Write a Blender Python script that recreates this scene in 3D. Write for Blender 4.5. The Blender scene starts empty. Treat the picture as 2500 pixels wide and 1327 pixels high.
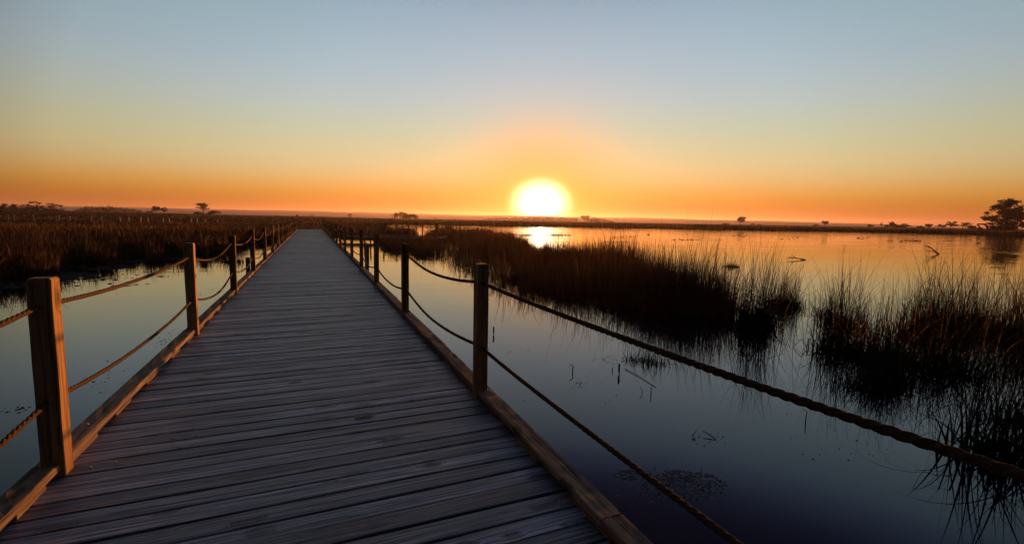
import bpy, math, random
import numpy as np
from mathutils import Vector

rng = np.random.default_rng(7)
random.seed(7)
sc = bpy.context.scene
col = sc.collection
R = math.radians

# ------------------------------------------------------------------ camera
PW, PH, FPX = 2500.0, 1327.0, 1150.0
YAW, PITCH, ROLL = 0.404558, 0.1085286, 0.0174398
EYE = np.array([0.0, 0.0, 1.5])
WATER = -0.42
EXPO = 1.0


def cam_axes():
    f = np.array([math.sin(YAW) * math.cos(PITCH), math.cos(YAW) * math.cos(PITCH), -math.sin(PITCH)])
    r = np.array([math.cos(YAW), -math.sin(YAW), 0.0])
    u = np.cross(r, f)
    return r * math.cos(ROLL) + u * math.sin(ROLL), -r * math.sin(ROLL) + u * math.cos(ROLL), f


CR, CU, CF = cam_axes()


def ray(px, py):
    return CF * FPX + CR * (px - PW / 2) - CU * (py - PH / 2)


def at(px, py, z=WATER):
    """the place on the level z that is seen at a photo pixel"""
    v = ray(px, py)
    return EYE + v * ((z - EYE[2]) / v[2])


def yh(px):
    v0, v1 = ray(px, 500)[2], ray(px, 600)[2]
    return 500 + 100 * v0 / (v0 - v1)


HF = np.array([math.sin(YAW), math.cos(YAW), 0.0])


def far(px, D, z=0.0):
    """a place in the direction of a photo column, D metres deep"""
    v = ray(px, yh(px))
    v = v * (D / v.dot(HF))
    return np.array([v[0], v[1], z])


cd = bpy.data.cameras.new("camera")
cam = bpy.data.objects.new("camera", cd)
col.objects.link(cam)
cam.location = EYE
from mathutils import Matrix
cam.matrix_world = Matrix(((CR[0], CU[0], -CF[0], EYE[0]), (CR[1], CU[1], -CF[1], EYE[1]),
                           (CR[2], CU[2], -CF[2], EYE[2]), (0, 0, 0, 1)))
cd.sensor_width = 36.0
cd.lens = FPX / PW * 36.0
cd.clip_start = 0.05
cd.clip_end = 30000
sc.camera = cam

# ------------------------------------------------------------------ sun direction
sv = ray(1320, 498)
sv = sv / np.linalg.norm(sv)
SUN_EL = math.asin(sv[2])
SUN_AZ = math.atan2(sv[0], sv[1])      # clockwise from +Y


# ------------------------------------------------------------------ helpers
def tag(o, label=None, cat=None, group=None, kind=None):
    if label: o["label"] = label
    if cat: o["category"] = cat
    if group: o["group"] = group
    if kind: o["kind"] = kind
    return o


def link(name, me, mat, parent=None, loc=None):
    o = bpy.data.objects.new(name, me)
    col.objects.link(o)
    if mat is not None and not me.materials:
        me.materials.append(mat)
    if parent is not None:
        o.parent = parent
    if loc is not None:
        o.location = loc
    return o


def empty(name, loc=(0, 0, 0), rz=0.0):
    o = bpy.data.objects.new(name, None)
    o.empty_display_size = 0.3
    col.objects.link(o)
    o.location = loc
    o.rotation_euler = (0, 0, rz)
    return o


def np_mesh(name, V, F, smooth=False, attrs=None):
    """V (n,3); F (m,k) faces all of one size, or a list of such arrays"""
    me = bpy.data.meshes.new(name)
    V = np.asarray(V, np.float32)
    Fs = F if isinstance(F, list) else [F]
    me.vertices.add(len(V))
    me.vertices.foreach_set("co", V.ravel())
    li = np.concatenate([np.asarray(f, np.int32).ravel() for f in Fs])
    tot = np.concatenate([np.full(len(f), np.asarray(f).shape[1], np.int32) for f in Fs])
    st = np.concatenate([[0], np.cumsum(tot)[:-1]]).astype(np.int32)
    me.loops.add(len(li))
    me.loops.foreach_set("vertex_index", li)
    me.polygons.add(len(tot))
    me.polygons.foreach_set("loop_start", st)
    me.polygons.foreach_set("loop_total", tot)
    me.polygons.foreach_set("use_smooth", np.full(len(tot), bool(smooth)))
    if attrs:
        for k, a in attrs.items():
            at_ = me.attributes.new(k, 'FLOAT', 'POINT')
            at_.data.foreach_set("value", np.asarray(a, np.float32))
    me.update(calc_edges=True)
    me.validate()
    return me


class MB:
    def __init__(self):
        self.v, self.q, self.t = [], [], []
        self.n = 0

    def add(self, V, Q=None, T=None):
        V = np.asarray(V, float)
        self.v.append(V)
        if Q is not None and len(Q): self.q.append(np.asarray(Q, int) + self.n)
        if T is not None and len(T): self.t.append(np.asarray(T, int) + self.n)
        self.n += len(V)
        return self

    def box(self, x0, x1, y0, y1, z0, z1, c=0.0):
        """box with its edges chamfered by c"""
        if c <= 0:
            V = [(x, y, z) for x in (x0, x1) for y in (y0, y1) for z in (z0, z1)]
            return self.add(V, [(0, 1, 3, 2), (4, 6, 7, 5), (0, 4, 5, 1), (2, 3, 7, 6), (0, 2, 6, 4), (1, 5, 7, 3)])
        V, idx = [], {}
        X, Y, Z = (x0, x1), (y0, y1), (z0, z1)
        for i in (0, 1):
            for j in (0, 1):
                for k in (0, 1):
                    sx, sy, sz = (1 if i == 0 else -1), (1 if j == 0 else -1), (1 if k == 0 else -1)
                    for ax in range(3):
                        p = [X[i] + sx * c, Y[j] + sy * c, Z[k] + sz * c]
                        p[ax] = (X[i], Y[j], Z[k])[ax]
                        idx[(i, j, k, ax)] = len(V)
                        V.append(p)
        Q, T = [], []
        for i in (0, 1):
            Q.append([idx[(i, 0, 0, 0)], idx[(i, 1, 0, 0)], idx[(i, 1, 1, 0)], idx[(i, 0, 1, 0)]])
            Q.append([idx[(0, i, 0, 1)], idx[(1, i, 0, 1)], idx[(1, i, 1, 1)], idx[(0, i, 1, 1)]])
            Q.append([idx[(0, 0, i, 2)], idx[(1, 0, i, 2)], idx[(1, 1, i, 2)], idx[(0, 1, i, 2)]])
        for a in (0, 1):
            for b in (0, 1):
                Q.append([idx[(0, a, b, 1)], idx[(1, a, b, 1)], idx[(1, a, b, 2)], idx[(0, a, b, 2)]])
                Q.append([idx[(a, 0, b, 0)], idx[(a, 1, b, 0)], idx[(a, 1, b, 2)], idx[(a, 0, b, 2)]])
                Q.append([idx[(a, b, 0, 0)], idx[(a, b, 1, 0)], idx[(a, b, 1, 1)], idx[(a, b, 0, 1)]])
                for k in (0, 1):
                    T.append([idx[(a, b, k, 0)], idx[(a, b, k, 1)], idx[(a, b, k, 2)]])
        return self.add(V, Q, T)

    def tube(self, pts, radii, n=6, caps=True):
        pts = np.asarray(pts, float)
        radii = np.broadcast_to(np.asarray(radii, float), (len(pts),))
        tan = np.gradient(pts, axis=0)
        tan /= np.linalg.norm(tan, axis=1)[:, None] + 1e-9
        ref = np.array([0.31, 0.17, 0.93]) if abs(tan[0][2]) < 0.9 else np.array([0.93, 0.3, 0.1])
        V = []
        for p, t, r in zip(pts, tan, radii):
            a = np.cross(t, ref); a /= np.linalg.norm(a) + 1e-9
            b = np.cross(t, a)
            for k in range(n):
                th = 2 * math.pi * k / n
                V.append(p + r * (a * math.cos(th) + b * math.sin(th)))
        Q = [(i * n + k, i * n + (k + 1) % n, (i + 1) * n + (k + 1) % n, (i + 1) * n + k)
             for i in range(len(pts) - 1) for k in range(n)]
        T = []
        m = len(pts)
        if caps:
            V.append(pts[0]); V.append(pts[-1])
            for k in range(n):
                T.append((m * n, (k + 1) % n, k))
                T.append((m * n + 1, (m - 1) * n + k, (m - 1) * n + (k + 1) % n))
        return self.add(V, Q, T)

    def blob(self, c, r, nu=10, nv=7, wob=0.0):
        V = []
        for j in range(1, nv):
            ph = math.pi * j / nv
            for i in range(nu):
                th = 2 * math.pi * i / nu
                k = 1 + wob * random.uniform(-1, 1)
                V.append((c[0] + r[0] * k * math.sin(ph) * math.cos(th), c[1] + r[1] * k * math.sin(ph) * math.sin(th),
                          c[2] + r[2] * k * math.cos(ph)))
        m = len(V)
        V.append((c[0], c[1], c[2] + r[2])); V.append((c[0], c[1], c[2] - r[2]))
        Q = [(j * nu + i, (j + 1) * nu + i, (j + 1) * nu + (i + 1) % nu, j * nu + (i + 1) % nu)
             for j in range(nv - 2) for i in range(nu)]
        T = [(m, i, (i + 1) % nu) for i in range(nu)] + [(m + 1, (nv - 2) * nu + (i + 1) % nu, (nv - 2) * nu + i) for i in range(nu)]
        return self.add(V, Q, T)

    def mesh(self, name, smooth=False):
        F = []
        if self.q: F.append(np.concatenate(self.q))
        if self.t: F.append(np.concatenate(self.t))
        return np_mesh(name, np.concatenate(self.v), F, smooth)

    def build(self, name, mat, parent=None, loc=None, smooth=False):
        return link(name, self.mesh(name, smooth), mat, parent, loc)


# ------------------------------------------------------------------ materials
def new_mat(name):
    m = bpy.data.materials.new(name)
    m.use_nodes = True
    nt = m.node_tree
    return m, nt, nt.nodes["Principled BSDF"]


def N(nt, t, **kw):
    n = nt.nodes.new(t)
    for k, v in kw.items():
        setattr(n, k, v)
    return n


def ramp(nt, fac, stops, interp='LINEAR'):
    n = nt.nodes.new('ShaderNodeValToRGB')
    e = n.color_ramp.elements
    n.color_ramp.interpolation = interp
    while len(e) < len(stops): e.new(0.5)
    for i, (p, c) in enumerate(stops):
        e[i].position = p
        e[i].color = (c[0], c[1], c[2], 1) if not isinstance(c, (int, float)) else (c, c, c, 1)
    nt.links.new(fac, n.inputs[0])
    return n.outputs[0]


def math_n(nt, op, a, b=None, clamp=False):
    n = nt.nodes.new('ShaderNodeMath'); n.operation = op; n.use_clamp = clamp
    for i, v in enumerate((a, b)):
        if v is None: continue
        if isinstance(v, (int, float)): n.inputs[i].default_value = v
        else: nt.links.new(v, n.inputs[i])
    return n.outputs[0]


def mixc(nt, fac, a, b, mode='MIX'):
    n = nt.nodes.new('ShaderNodeMix'); n.data_type = 'RGBA'; n.blend_type = mode
    for s, v in ((n.inputs[0], fac), (n.inputs[6], a), (n.inputs[7], b)):
        if isinstance(v, (int, float)): s.default_value = v
        elif isinstance(v, tuple): s.default_value = (*v, 1)
        else: nt.links.new(v, s)
    return n.outputs[2]


def wood(name, axis, dark, mid, light, rough=0.6, bump=0.5, attr=None, knots=True, scale=1.0, spec=0.4, grain=42.0):
    """weathered timber with grain along one axis of the object's own coordinates"""
    m, nt, b = new_mat(name)
    tc = N(nt, 'ShaderNodeTexCoord')
    mp = N(nt, 'ShaderNodeMapping')
    nt.links.new(tc.outputs['Object'], mp.inputs[0])
    s = [grain * scale] * 3; s[axis] = 1.5 * scale
    mp.inputs['Scale'].default_value = s
    vec = mp.outputs[0]
    if attr:
        a = N(nt, 'ShaderNodeAttribute', attribute_name=attr)
        rnd = a.outputs['Fac']
    else:
        a = N(nt, 'ShaderNodeObjectInfo')
        rnd = a.outputs['Random']
    off = N(nt, 'ShaderNodeCombineXYZ')
    nt.links.new(math_n(nt, 'MULTIPLY', rnd, 91.0), off.inputs[0])
    nt.links.new(math_n(nt, 'MULTIPLY', rnd, 57.0), off.inputs[1])
    nt.links.new(math_n(nt, 'MULTIPLY', rnd, 73.0), off.inputs[2])
    ad = N(nt, 'ShaderNodeVectorMath', operation='ADD')
    nt.links.new(vec, ad.inputs[0]); nt.links.new(off.outputs[0], ad.inputs[1])
    # knots bend the grain
    mpk = N(nt, 'ShaderNodeMapping')
    nt.links.new(tc.outputs['Object'], mpk.inputs[0])
    sk = [7.0] * 3; sk[axis] = 2.8
    mpk.inputs['Scale'].default_value = sk
    adk = N(nt, 'ShaderNodeVectorMath', operation='ADD')
    nt.links.new(mpk.outputs[0], adk.inputs[0]); nt.links.new(off.outputs[0], adk.inputs[1])
    vo = N(nt, 'ShaderNodeTexVoronoi'); vo.feature = 'F1'
    vo.inputs['Scale'].default_value = 0.8
    nt.links.new(adk.outputs[0], vo.inputs['Vector'])
    kn = ramp(nt, vo.outputs['Distance'], [(0.0, 1.0), (0.12, 0.85), (0.25, 0.0)])
    g1 = N(nt, 'ShaderNodeTexNoise'); g1.inputs['Scale'].default_value = 1.0
    g1.inputs['Detail'].default_value = 5; g1.inputs['Roughness'].default_value = 0.62
    g1.inputs['Distortion'].default_value = 0.6
    bend = N(nt, 'ShaderNodeVectorMath', operation='ADD')
    nt.links.new(ad.outputs[0], bend.inputs[0])
    kv = math_n(nt, 'MULTIPLY', kn, 1.6 if knots else 0.0)
    nt.links.new(kv, bend.inputs[1])
    nt.links.new(bend.outputs[0], g1.inputs['Vector'])
    g2 = N(nt, 'ShaderNodeTexNoise'); g2.inputs['Scale'].default_value = 1.3
    g2.inputs['Detail'].default_value = 3
    nt.links.new(adk.outputs[0], g2.inputs['Vector'])
    c = ramp(nt, g1.outputs['Fac'], [(0.37, dark), (0.5, mid), (0.63, light)])
    c = mixc(nt, ramp(nt, g2.outputs['Fac'], [(0.35, 0.0), (0.65, 0.35)]), c, mid)
    if knots:
        c = mixc(nt, math_n(nt, 'MULTIPLY', kn, 0.8), c, tuple(0.45 * x for x in dark))
    mpc = N(nt, 'ShaderNodeMapping'); nt.links.new(tc.outputs['Object'], mpc.inputs[0])
    scv = [95.0] * 3; scv[axis] = 2.6; mpc.inputs['Scale'].default_value = scv
    adc = N(nt, 'ShaderNodeVectorMath', operation='ADD')
    nt.links.new(mpc.outputs[0], adc.inputs[0]); nt.links.new(off.outputs[0], adc.inputs[1])
    g3 = N(nt, 'ShaderNodeTexNoise'); g3.inputs['Scale'].default_value = 1.0; g3.inputs['Detail'].default_value = 2
    nt.links.new(adc.outputs[0], g3.inputs['Vector'])
    crack = ramp(nt, g3.outputs['Fac'], [(0.27, 1.0), (0.36, 0.0)])
    c = mixc(nt, math_n(nt, 'MULTIPLY', crack, 0.75), c, tuple(0.3 * x for x in dark))
    hv = math_n(nt, 'ADD', math_n(nt, 'MULTIPLY', rnd, 0.9), 0.5)
    cc = N(nt, 'ShaderNodeVectorMath', operation='SCALE')
    nt.links.new(c, cc.inputs[0]); nt.links.new(hv, cc.inputs[3])
    nt.links.new(cc.outputs[0], b.inputs['Base Color'])
    rr = ramp(nt, g1.outputs['Fac'], [(0.3, min(1.0, rough + 0.18)), (0.7, rough)])
    nt.links.new(rr, b.inputs['Roughness'])
    b.inputs['Specular IOR Level'].default_value = spec
    bm = N(nt, 'ShaderNodeBump'); bm.inputs['Strength'].default_value = bump
    bm.inputs['Distance'].default_value = 0.004
    hgt = math_n(nt, 'SUBTRACT', math_n(nt, 'SUBTRACT', g1.outputs['Fac'], math_n(nt, 'MULTIPLY', kn, 0.5)), math_n(nt, 'MULTIPLY', crack, 0.6))
    nt.links.new(hgt, bm.inputs['Height'])
    nt.links.new(bm.outputs[0], b.inputs['Normal'])
    return m


def plain(name, c1, c2, rough=0.8, scale=6.0, bump=0.3, spec=0.3):
    m, nt, b = new_mat(name)
    tc = N(nt, 'ShaderNodeTexCoord')
    n = N(nt, 'ShaderNodeTexNoise'); n.inputs['Scale'].default_value = scale; n.inputs['Detail'].default_value = 6
    nt.links.new(tc.outputs['Object'], n.inputs['Vector'])
    nt.links.new(ramp(nt, n.outputs['Fac'], [(0.3, c1), (0.7, c2)]), b.inputs['Base Color'])
    b.inputs['Roughness'].default_value = rough
    b.inputs['Specular IOR Level'].default_value = spec
    bm = N(nt, 'ShaderNodeBump'); bm.inputs['Strength'].default_value = bump; bm.inputs['Distance'].default_value = 0.02
    nt.links.new(n.outputs['Fac'], bm.inputs['Height']); nt.links.new(bm.outputs[0], b.inputs['Normal'])
    return m


def leafy(name, c1, c2, c3, trans=0.35, scale=1.2):
    """reed and leaf blades: matt, a little light passes through"""
    m, nt, b = new_mat(name)
    a = N(nt, 'ShaderNodeAttribute', attribute_name='tone')
    c = ramp(nt, a.outputs['Fac'], [(0.0, c1), (0.55, c2), (1.0, c3)])
    nt.links.new(c, b.inputs['Base Color'])
    b.inputs['Roughness'].default_value = 0.7
    b.inputs['Specular IOR Level'].default_value = 0.2
    t = N(nt, 'ShaderNodeBsdfTranslucent')
    nt.links.new(c, t.inputs['Color'])
    mx = N(nt, 'ShaderNodeMixShader'); mx.inputs[0].default_value = trans
    nt.links.new(b.outputs[0], mx.inputs[1]); nt.links.new(t.outputs[0], mx.inputs[2])
    nt.links.new(mx.outputs[0], nt.nodes['Material Output'].inputs['Surface'])
    return m


M = {}
M['deck'] = wood('deck_timber', 0, (0.045, 0.047, 0.058), (0.24, 0.25, 0.30), (0.53, 0.55, 0.64), rough=0.42, bump=1.0, attr='pid', spec=0.62, grain=62.0)
M['post'] = wood('post_timber', 2, (0.20, 0.115, 0.055), (0.50, 0.31, 0.15), (0.64, 0.43, 0.23), rough=0.85, bump=0.6, spec=0.05)
M['curb'] = wood('curb_timber', 1, (0.09, 0.07, 0.052), (0.27, 0.2, 0.14), (0.40, 0.30, 0.21), rough=0.85, bump=0.7, spec=0.1)
M['pale_post'] = plain('bleached_post', (0.5, 0.42, 0.34), (0.72, 0.62, 0.52), 0.85, 14, 0.4, 0.1)  # lightened base colour stands in for sun on the far posts
M['pile'] = wood('pile_timber', 2, (0.10, 0.095, 0.10), (0.17, 0.165, 0.18), (0.25, 0.24, 0.26), rough=0.7, bump=0.5)
M['rope'] = plain('rope_fibre', (0.085, 0.05, 0.028), (0.19, 0.115, 0.065), 0.95, 190.0, 1.0, 0.15)
M['metal'] = plain('screw_metal', (0.45, 0.45, 0.46), (0.62, 0.62, 0.63), 0.35, 30, 0.1, 0.6)
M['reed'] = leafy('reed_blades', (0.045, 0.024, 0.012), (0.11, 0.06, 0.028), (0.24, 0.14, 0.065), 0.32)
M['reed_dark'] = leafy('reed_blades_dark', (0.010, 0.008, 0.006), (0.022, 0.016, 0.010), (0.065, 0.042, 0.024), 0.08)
M['reed_left'] = leafy('reed_blades_rusty', (0.025, 0.013, 0.007), (0.07, 0.036, 0.018), (0.36, 0.21, 0.105), 0.22)  # palest blade tone stands in for stalks catching the sun
M['grass'] = leafy('dry_grass', (0.06, 0.04, 0.022), (0.12, 0.08, 0.045), (0.2, 0.14, 0.08), 0.2)
M['leaf'] = leafy('tree_leaves', (0.03, 0.035, 0.016), (0.055, 0.06, 0.026), (0.09, 0.085, 0.04), 0.2)
M['bark'] = plain('bark', (0.04, 0.03, 0.022), (0.09, 0.07, 0.05), 0.95, 9, 0.6)
M['soil'] = plain('marsh_soil', (0.022, 0.015, 0.01), (0.055, 0.036, 0.022), 1.0, 0.35, 0.3, 0.0)
M['bed'] = plain('pond_mud', (0.012, 0.012, 0.011), (0.024, 0.022, 0.02), 0.95, 0.8, 0.3, 0.1)
M['hill'] = plain('hill_cover', (0.03, 0.032, 0.018), (0.08, 0.065, 0.04), 0.95, 0.01, 0.2, 0.1)
M['weed'] = plain('floating_weed', (0.03, 0.03, 0.022), (0.075, 0.07, 0.055), 0.9, 25, 0.6, 0.2)
M['scum'] = plain('pale_scum', (0.14, 0.14, 0.13), (0.32, 0.31, 0.29), 0.8, 40, 0.5, 0.3)
M['dead'] = plain('dead_wood', (0.03, 0.022, 0.016), (0.075, 0.055, 0.04), 0.9, 20, 0.5, 0.2)
M['paint'] = plain('machine_paint', (0.16, 0.075, 0.02), (0.24, 0.12, 0.035), 0.55, 5, 0.1, 0.4)
M['steel'] = plain('dark_steel', (0.02, 0.02, 0.02), (0.05, 0.045, 0.04), 0.7, 8, 0.3, 0.4)
M['glass'] = plain('cab_glass', (0.02, 0.025, 0.03), (0.03, 0.035, 0.04), 0.08, 2, 0.0, 0.6)
M['feather'] = plain('duck_feathers', (0.03, 0.025, 0.02), (0.07, 0.055, 0.04), 0.8, 30, 0.2, 0.2)
M['beak'] = plain('duck_beak', (0.15, 0.09, 0.03), (0.2, 0.12, 0.04), 0.5, 20, 0.1, 0.3)
M['stain'] = plain('damp_stain', (0.035, 0.03, 0.028), (0.07, 0.06, 0.056), 0.55, 60, 0.4, 0.4)

# water
m, nt, b = new_mat('pond_water')
b.inputs['Base Color'].default_value = (0.003, 0.005, 0.016, 1)
b.inputs['Roughness'].default_value = 0.015
b.inputs['IOR'].default_value = 1.43
tc = N(nt, 'ShaderNodeTexCoord')
mp = N(nt, 'ShaderNodeMapping'); mp.inputs['Scale'].default_value = (0.8, 1.6, 1.0)
mp.inputs['Rotation'].default_value = (0, 0, -YAW)
nt.links.new(tc.outputs['Object'], mp.inputs[0])
n1 = N(nt, 'ShaderNodeTexNoise'); n1.inputs['Scale'].default_value = 1.1; n1.inputs['Detail'].default_value = 3
n2 = N(nt, 'ShaderNodeTexNoise'); n2.inputs['Scale'].default_value = 0.16; n2.inputs['Detail'].default_value = 2
nt.links.new(mp.outputs[0], n1.inputs['Vector']); nt.links.new(mp.outputs[0], n2.inputs['Vector'])
patch = ramp(nt, n2.outputs['Fac'], [(0.45, 0.25), (0.62, 1.0)])
# sheltered and calm by the boardwalk, faintly rippled out on the open pond
ln = N(nt, 'ShaderNodeVectorMath', operation='LENGTH'); nt.links.new(tc.outputs['Object'], ln.inputs[0])
calm = ramp(nt, math_n(nt, 'DIVIDE', ln.outputs['Value'], 100.0), [(0.06, 0.06), (0.2, 0.3), (0.6, 1.0)])
bm = N(nt, 'ShaderNodeBump'); bm.inputs['Strength'].default_value = 1.0; bm.inputs['Distance'].default_value = 0.033
nt.links.new(math_n(nt, 'MULTIPLY', math_n(nt, 'MULTIPLY', n1.outputs['Fac'], patch), calm), bm.inputs['Height'])
nt.links.new(bm.outputs[0], b.inputs['Normal'])
M['water'] = m

# ------------------------------------------------------------------ boardwalk
XL, XR, STEP, YL, YR = -1.355, 1.262, 3.54, 3.36, 3.63
PH_ = 1.14
YEND = 62.5
NB = 17


def xl(y): return XL + 0.028 - 0.0026 * min(y, 14)
def xr(y): return XR - 0.033 + 0.0045 * min(y, 16)


bw = empty('boardwalk', (0, 0, 0))
tag(bw, 'long grey plank boardwalk with low timber curbs running over the marsh', 'boardwalk')

# deck planks: one mesh, every plank a chamfered bowed board
V, Q, pid = [], [], []
y = -1.6
n = 0
while y < YEND:
    w = 0.137 + random.uniform(-0.003, 0.003)
    gap = random.uniform(0.005, 0.012)
    if random.random() < 0.12: gap = 0.017
    z0 = random.uniform(-0.003, 0.003)
    tilt = random.uniform(-0.0025, 0.0025)
    cup = random.uniform(-0.0015, 0.002)
    e0, e1 = random.uniform(0, 0.03), random.uniform(0, 0.03)
    x0, x1 = xl(y) - 0.165 - e0, xr(y) + 0.165 + e1
    ns = 14 if y < 15 else 3
    ph, am = random.uniform(0, 6), random.uniform(0, 0.003)
    skew = random.uniform(-0.004, 0.004)
    c = 0.005
    prof = [(0, -0.036), (0, -c), (c, 0), (w * 0.5, 0), (w - c, 0), (w, -c), (w, -0.036)]
    b0 = len(V)
    for i in range(ns + 1):
        t = i / ns
        x = x0 + (x1 - x0) * t
        zz = z0 + tilt * (2 * t - 1) + am * math.sin(ph + 5 * t)
        yy = y + skew * (2 * t - 1) + 0.0015 * math.sin(ph * 2 + 7 * t)
        for k, (dy, dz) in enumerate(prof):
            V.append((x, yy + dy + (random.uniform(-0.0012, 0.0012) if k in (1, 2, 4, 5) and y < 8 else 0),
                      zz + dz + (cup if k == 3 else 0)))
            pid.append((n * 0.618034) % 1.0)
    m_ = len(prof)
    for i in range(ns):
        for k in range(m_):
            a, bq = b0 + i * m_ + k, b0 + i * m_ + (k + 1) % m_
            Q.append((a, bq, bq + m_, a + m_))
    y += w + gap
    n += 1
deck = link('deck', np_mesh('deck', V, np.array(Q), attrs={'pid': pid}), M['deck'], bw)

# joists under the planks so the gaps show dark timber, not open light
mb = MB()
for x in (-1.2, -0.4, 0.4, 1.15):
    mb.box(x - 0.06, x + 0.06, -1.6, YEND, -0.24, -0.045)
mb.build('joist', M['pile'], bw)
for s in (-1, 1):
    mb = MB()
    yy = -1.6
    while yy < YEND - 0.1:
        y1 = min(yy + STEP, YEND)
        X = (xl(yy) - 0.215) if s < 0 else (xr(yy) + 0.215)
        mb.box(X - 0.02, X + 0.02, yy, y1 - 0.004, -0.27, -0.02)
        yy = y1
    mb.build('fascia_board', M['pile'], bw)
# added dark strip behind the spacer blocks, keeps low sun out of their gaps
for s in (-1, 1):
    mb = MB()
    yy = -1.6
    while yy < YEND - 0.1:
        y1 = min(yy + STEP, YEND)
        X = (xl(yy) - 0.128) if s < 0 else (xr(yy) + 0.128)
        mb.box(X - 0.006, X + 0.006, yy, y1 - 0.004, -0.012, 0.034)
        yy = y1
    mb.build('sun_block_strip', M['pile'], bw)

BLK = [(0.15, 0.52), (0.87, 1.19), (1.59, 2.02), (2.42, 2.75), (3.10, 3.40)]
first = {}
rest = MB()
for side in (-1, 1):
    ypost = YL if side < 0 else YR
    for i in range(-1, NB - 1):
        ya, yb = ypost + i * STEP + 0.105, ypost + (i + 1) * STEP - 0.004
        yb = min(yb, YEND)
        if side < 0:
            xa0, xa1 = xl(ya) - 0.014, xl(yb) - 0.014
        else:
            xa0, xa1 = xr(ya) + 0.014, xr(yb) + 0.014
        inner = (xa0 + xa1) / 2
        tx = math.atan2(xa1 - xa0, yb - ya)
        L = yb - ya
        segs = [(0.0, L)]
        if side > 0 and i == -1: segs = [(0.0, 1.585), (1.592, L)]
        elif (i + side) % 3 == 1: segs = [(0.0, 1.75), (1.756, L)]
        parent_beam = None
        for (s0, s1) in segs:
            mb = MB()
            jit = random.uniform(-0.006, 0.006)
            # worn beam: a run of slightly uneven sections
            ns = 26 if i < 3 else 4
            Vb, Qb = [], []
            wd = 0.125
            lo, hi, c = 0.036 + random.uniform(-0.001, 0.002), 0.078 + random.uniform(-0.003, 0.003), 0.007
            pr = [(0, lo), (0, hi - c), (c, hi), (wd * 0.35, hi), (wd * 0.7, hi), (wd - c, hi), (wd, hi - c), (wd, lo)]
            for k in range(ns + 1):
                yy = s0 + (s1 - s0) * k / ns
                for q, (dx, dz) in enumerate(pr):
                    j = random.uniform(-1, 1) * (0.0022 if 1 <= q <= 6 and i < 3 else 0)
                    Vb.append((side * (dx + jit) + j, yy, dz + j * 0.8))
            mm = len(pr)
            for k in range(ns):
                for q in range(mm):
                    a, bq = k * mm + q, k * mm + (q + 1) % mm
                    Qb.append((a, bq, bq + mm, a + mm))
            for base in (0, ns * mm):
                Qb.append((base, base + 1, base + 6, base + 7)); Qb.append((base + 1, base + 2, base + 5, base + 6))
                Qb.append((base + 2, base + 3, base + 4, base + 5))
            mb.add(Vb, Qb)
            o = mb.build('curb_beam', M['curb'], bw, (xa0, ya, 0))
            o.rotation_euler = (0, 0, -tx)
            if parent_beam is None: parent_beam = o
        for (b0_, b1_) in BLK:
            if i < 9:
                mb = MB()
                a0 = b0_ - 0.105 + random.uniform(-0.03, 0.03) * (i != 0)
                a1 = b1_ - 0.105 + random.uniform(-0.03, 0.03) * (i != 0)
                jj = random.uniform(0.0, 0.008)
                x0, x1 = sorted((side * (0.002 + jj), side * 0.12))
                mb.box(x0, x1, a0, min(a1, L - 0.01), 0.0045, 0.0345, 0.003)
                o = mb.build('spacer_block', M['curb'], parent_beam)
            else:
                x0, x1 = sorted((inner + side * 0.004, inner + side * 0.12))
                rest.box(x0, x1, ya + b0_ - 0.105, ya + b1_ - 0.12, 0.0045, 0.0345)
rb = rest.build('spacer_block', M['curb'], bw)
rb['kind'] = 'stuff'

# bolts in the deck and a damp rectangular stain
for (px, py) in [(221, 1139), (282, 1127), (1095, 980), (1127, 974), (517, 818), (940, 775)]:
    p = at(px, py, 0.006)
    mb = MB()
    mb.blob((0, 0, 0), (0.008, 0.008, 0.004), 12, 6)
    mb.build('bolt', M['metal'], bw, p, True)
for (px, py) in [(212, 1035), (1022, 802)]:
    p = at(px, py, 0.083)
    mb = MB(); mb.blob((0, 0, 0), (0.012, 0.012, 0.006), 12, 6)
    mb.build('bolt', M['metal'], bw, p, True)
p0, p1 = at(868, 1018, 0), at(908, 1011, 0)
mb = MB()
cx = (p0 + p1) / 2
ang = 0.0
Vs = []
nx, ny = 14, 6
for i in range(nx + 1):
    for j in range(ny + 1):
        ex = 0.003 if i in (0, nx) else 0
        Vs.append(((i / nx - 0.5) * 0.13 + random.uniform(-ex, ex) * 2, (j / ny - 0.5) * 0.07 + random.uniform(-1, 1) * (0.004 if j in (0, ny) else 0), 0.0))
mb.add(Vs, [(i * (ny + 1) + j, (i + 1) * (ny + 1) + j, (i + 1) * (ny + 1) + j + 1, i * (ny + 1) + j + 1) for i in range(nx) for j in range(ny)])
mb.build('stain', M['stain'], bw, (cx[0], cx[1], 0.0062))


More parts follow.
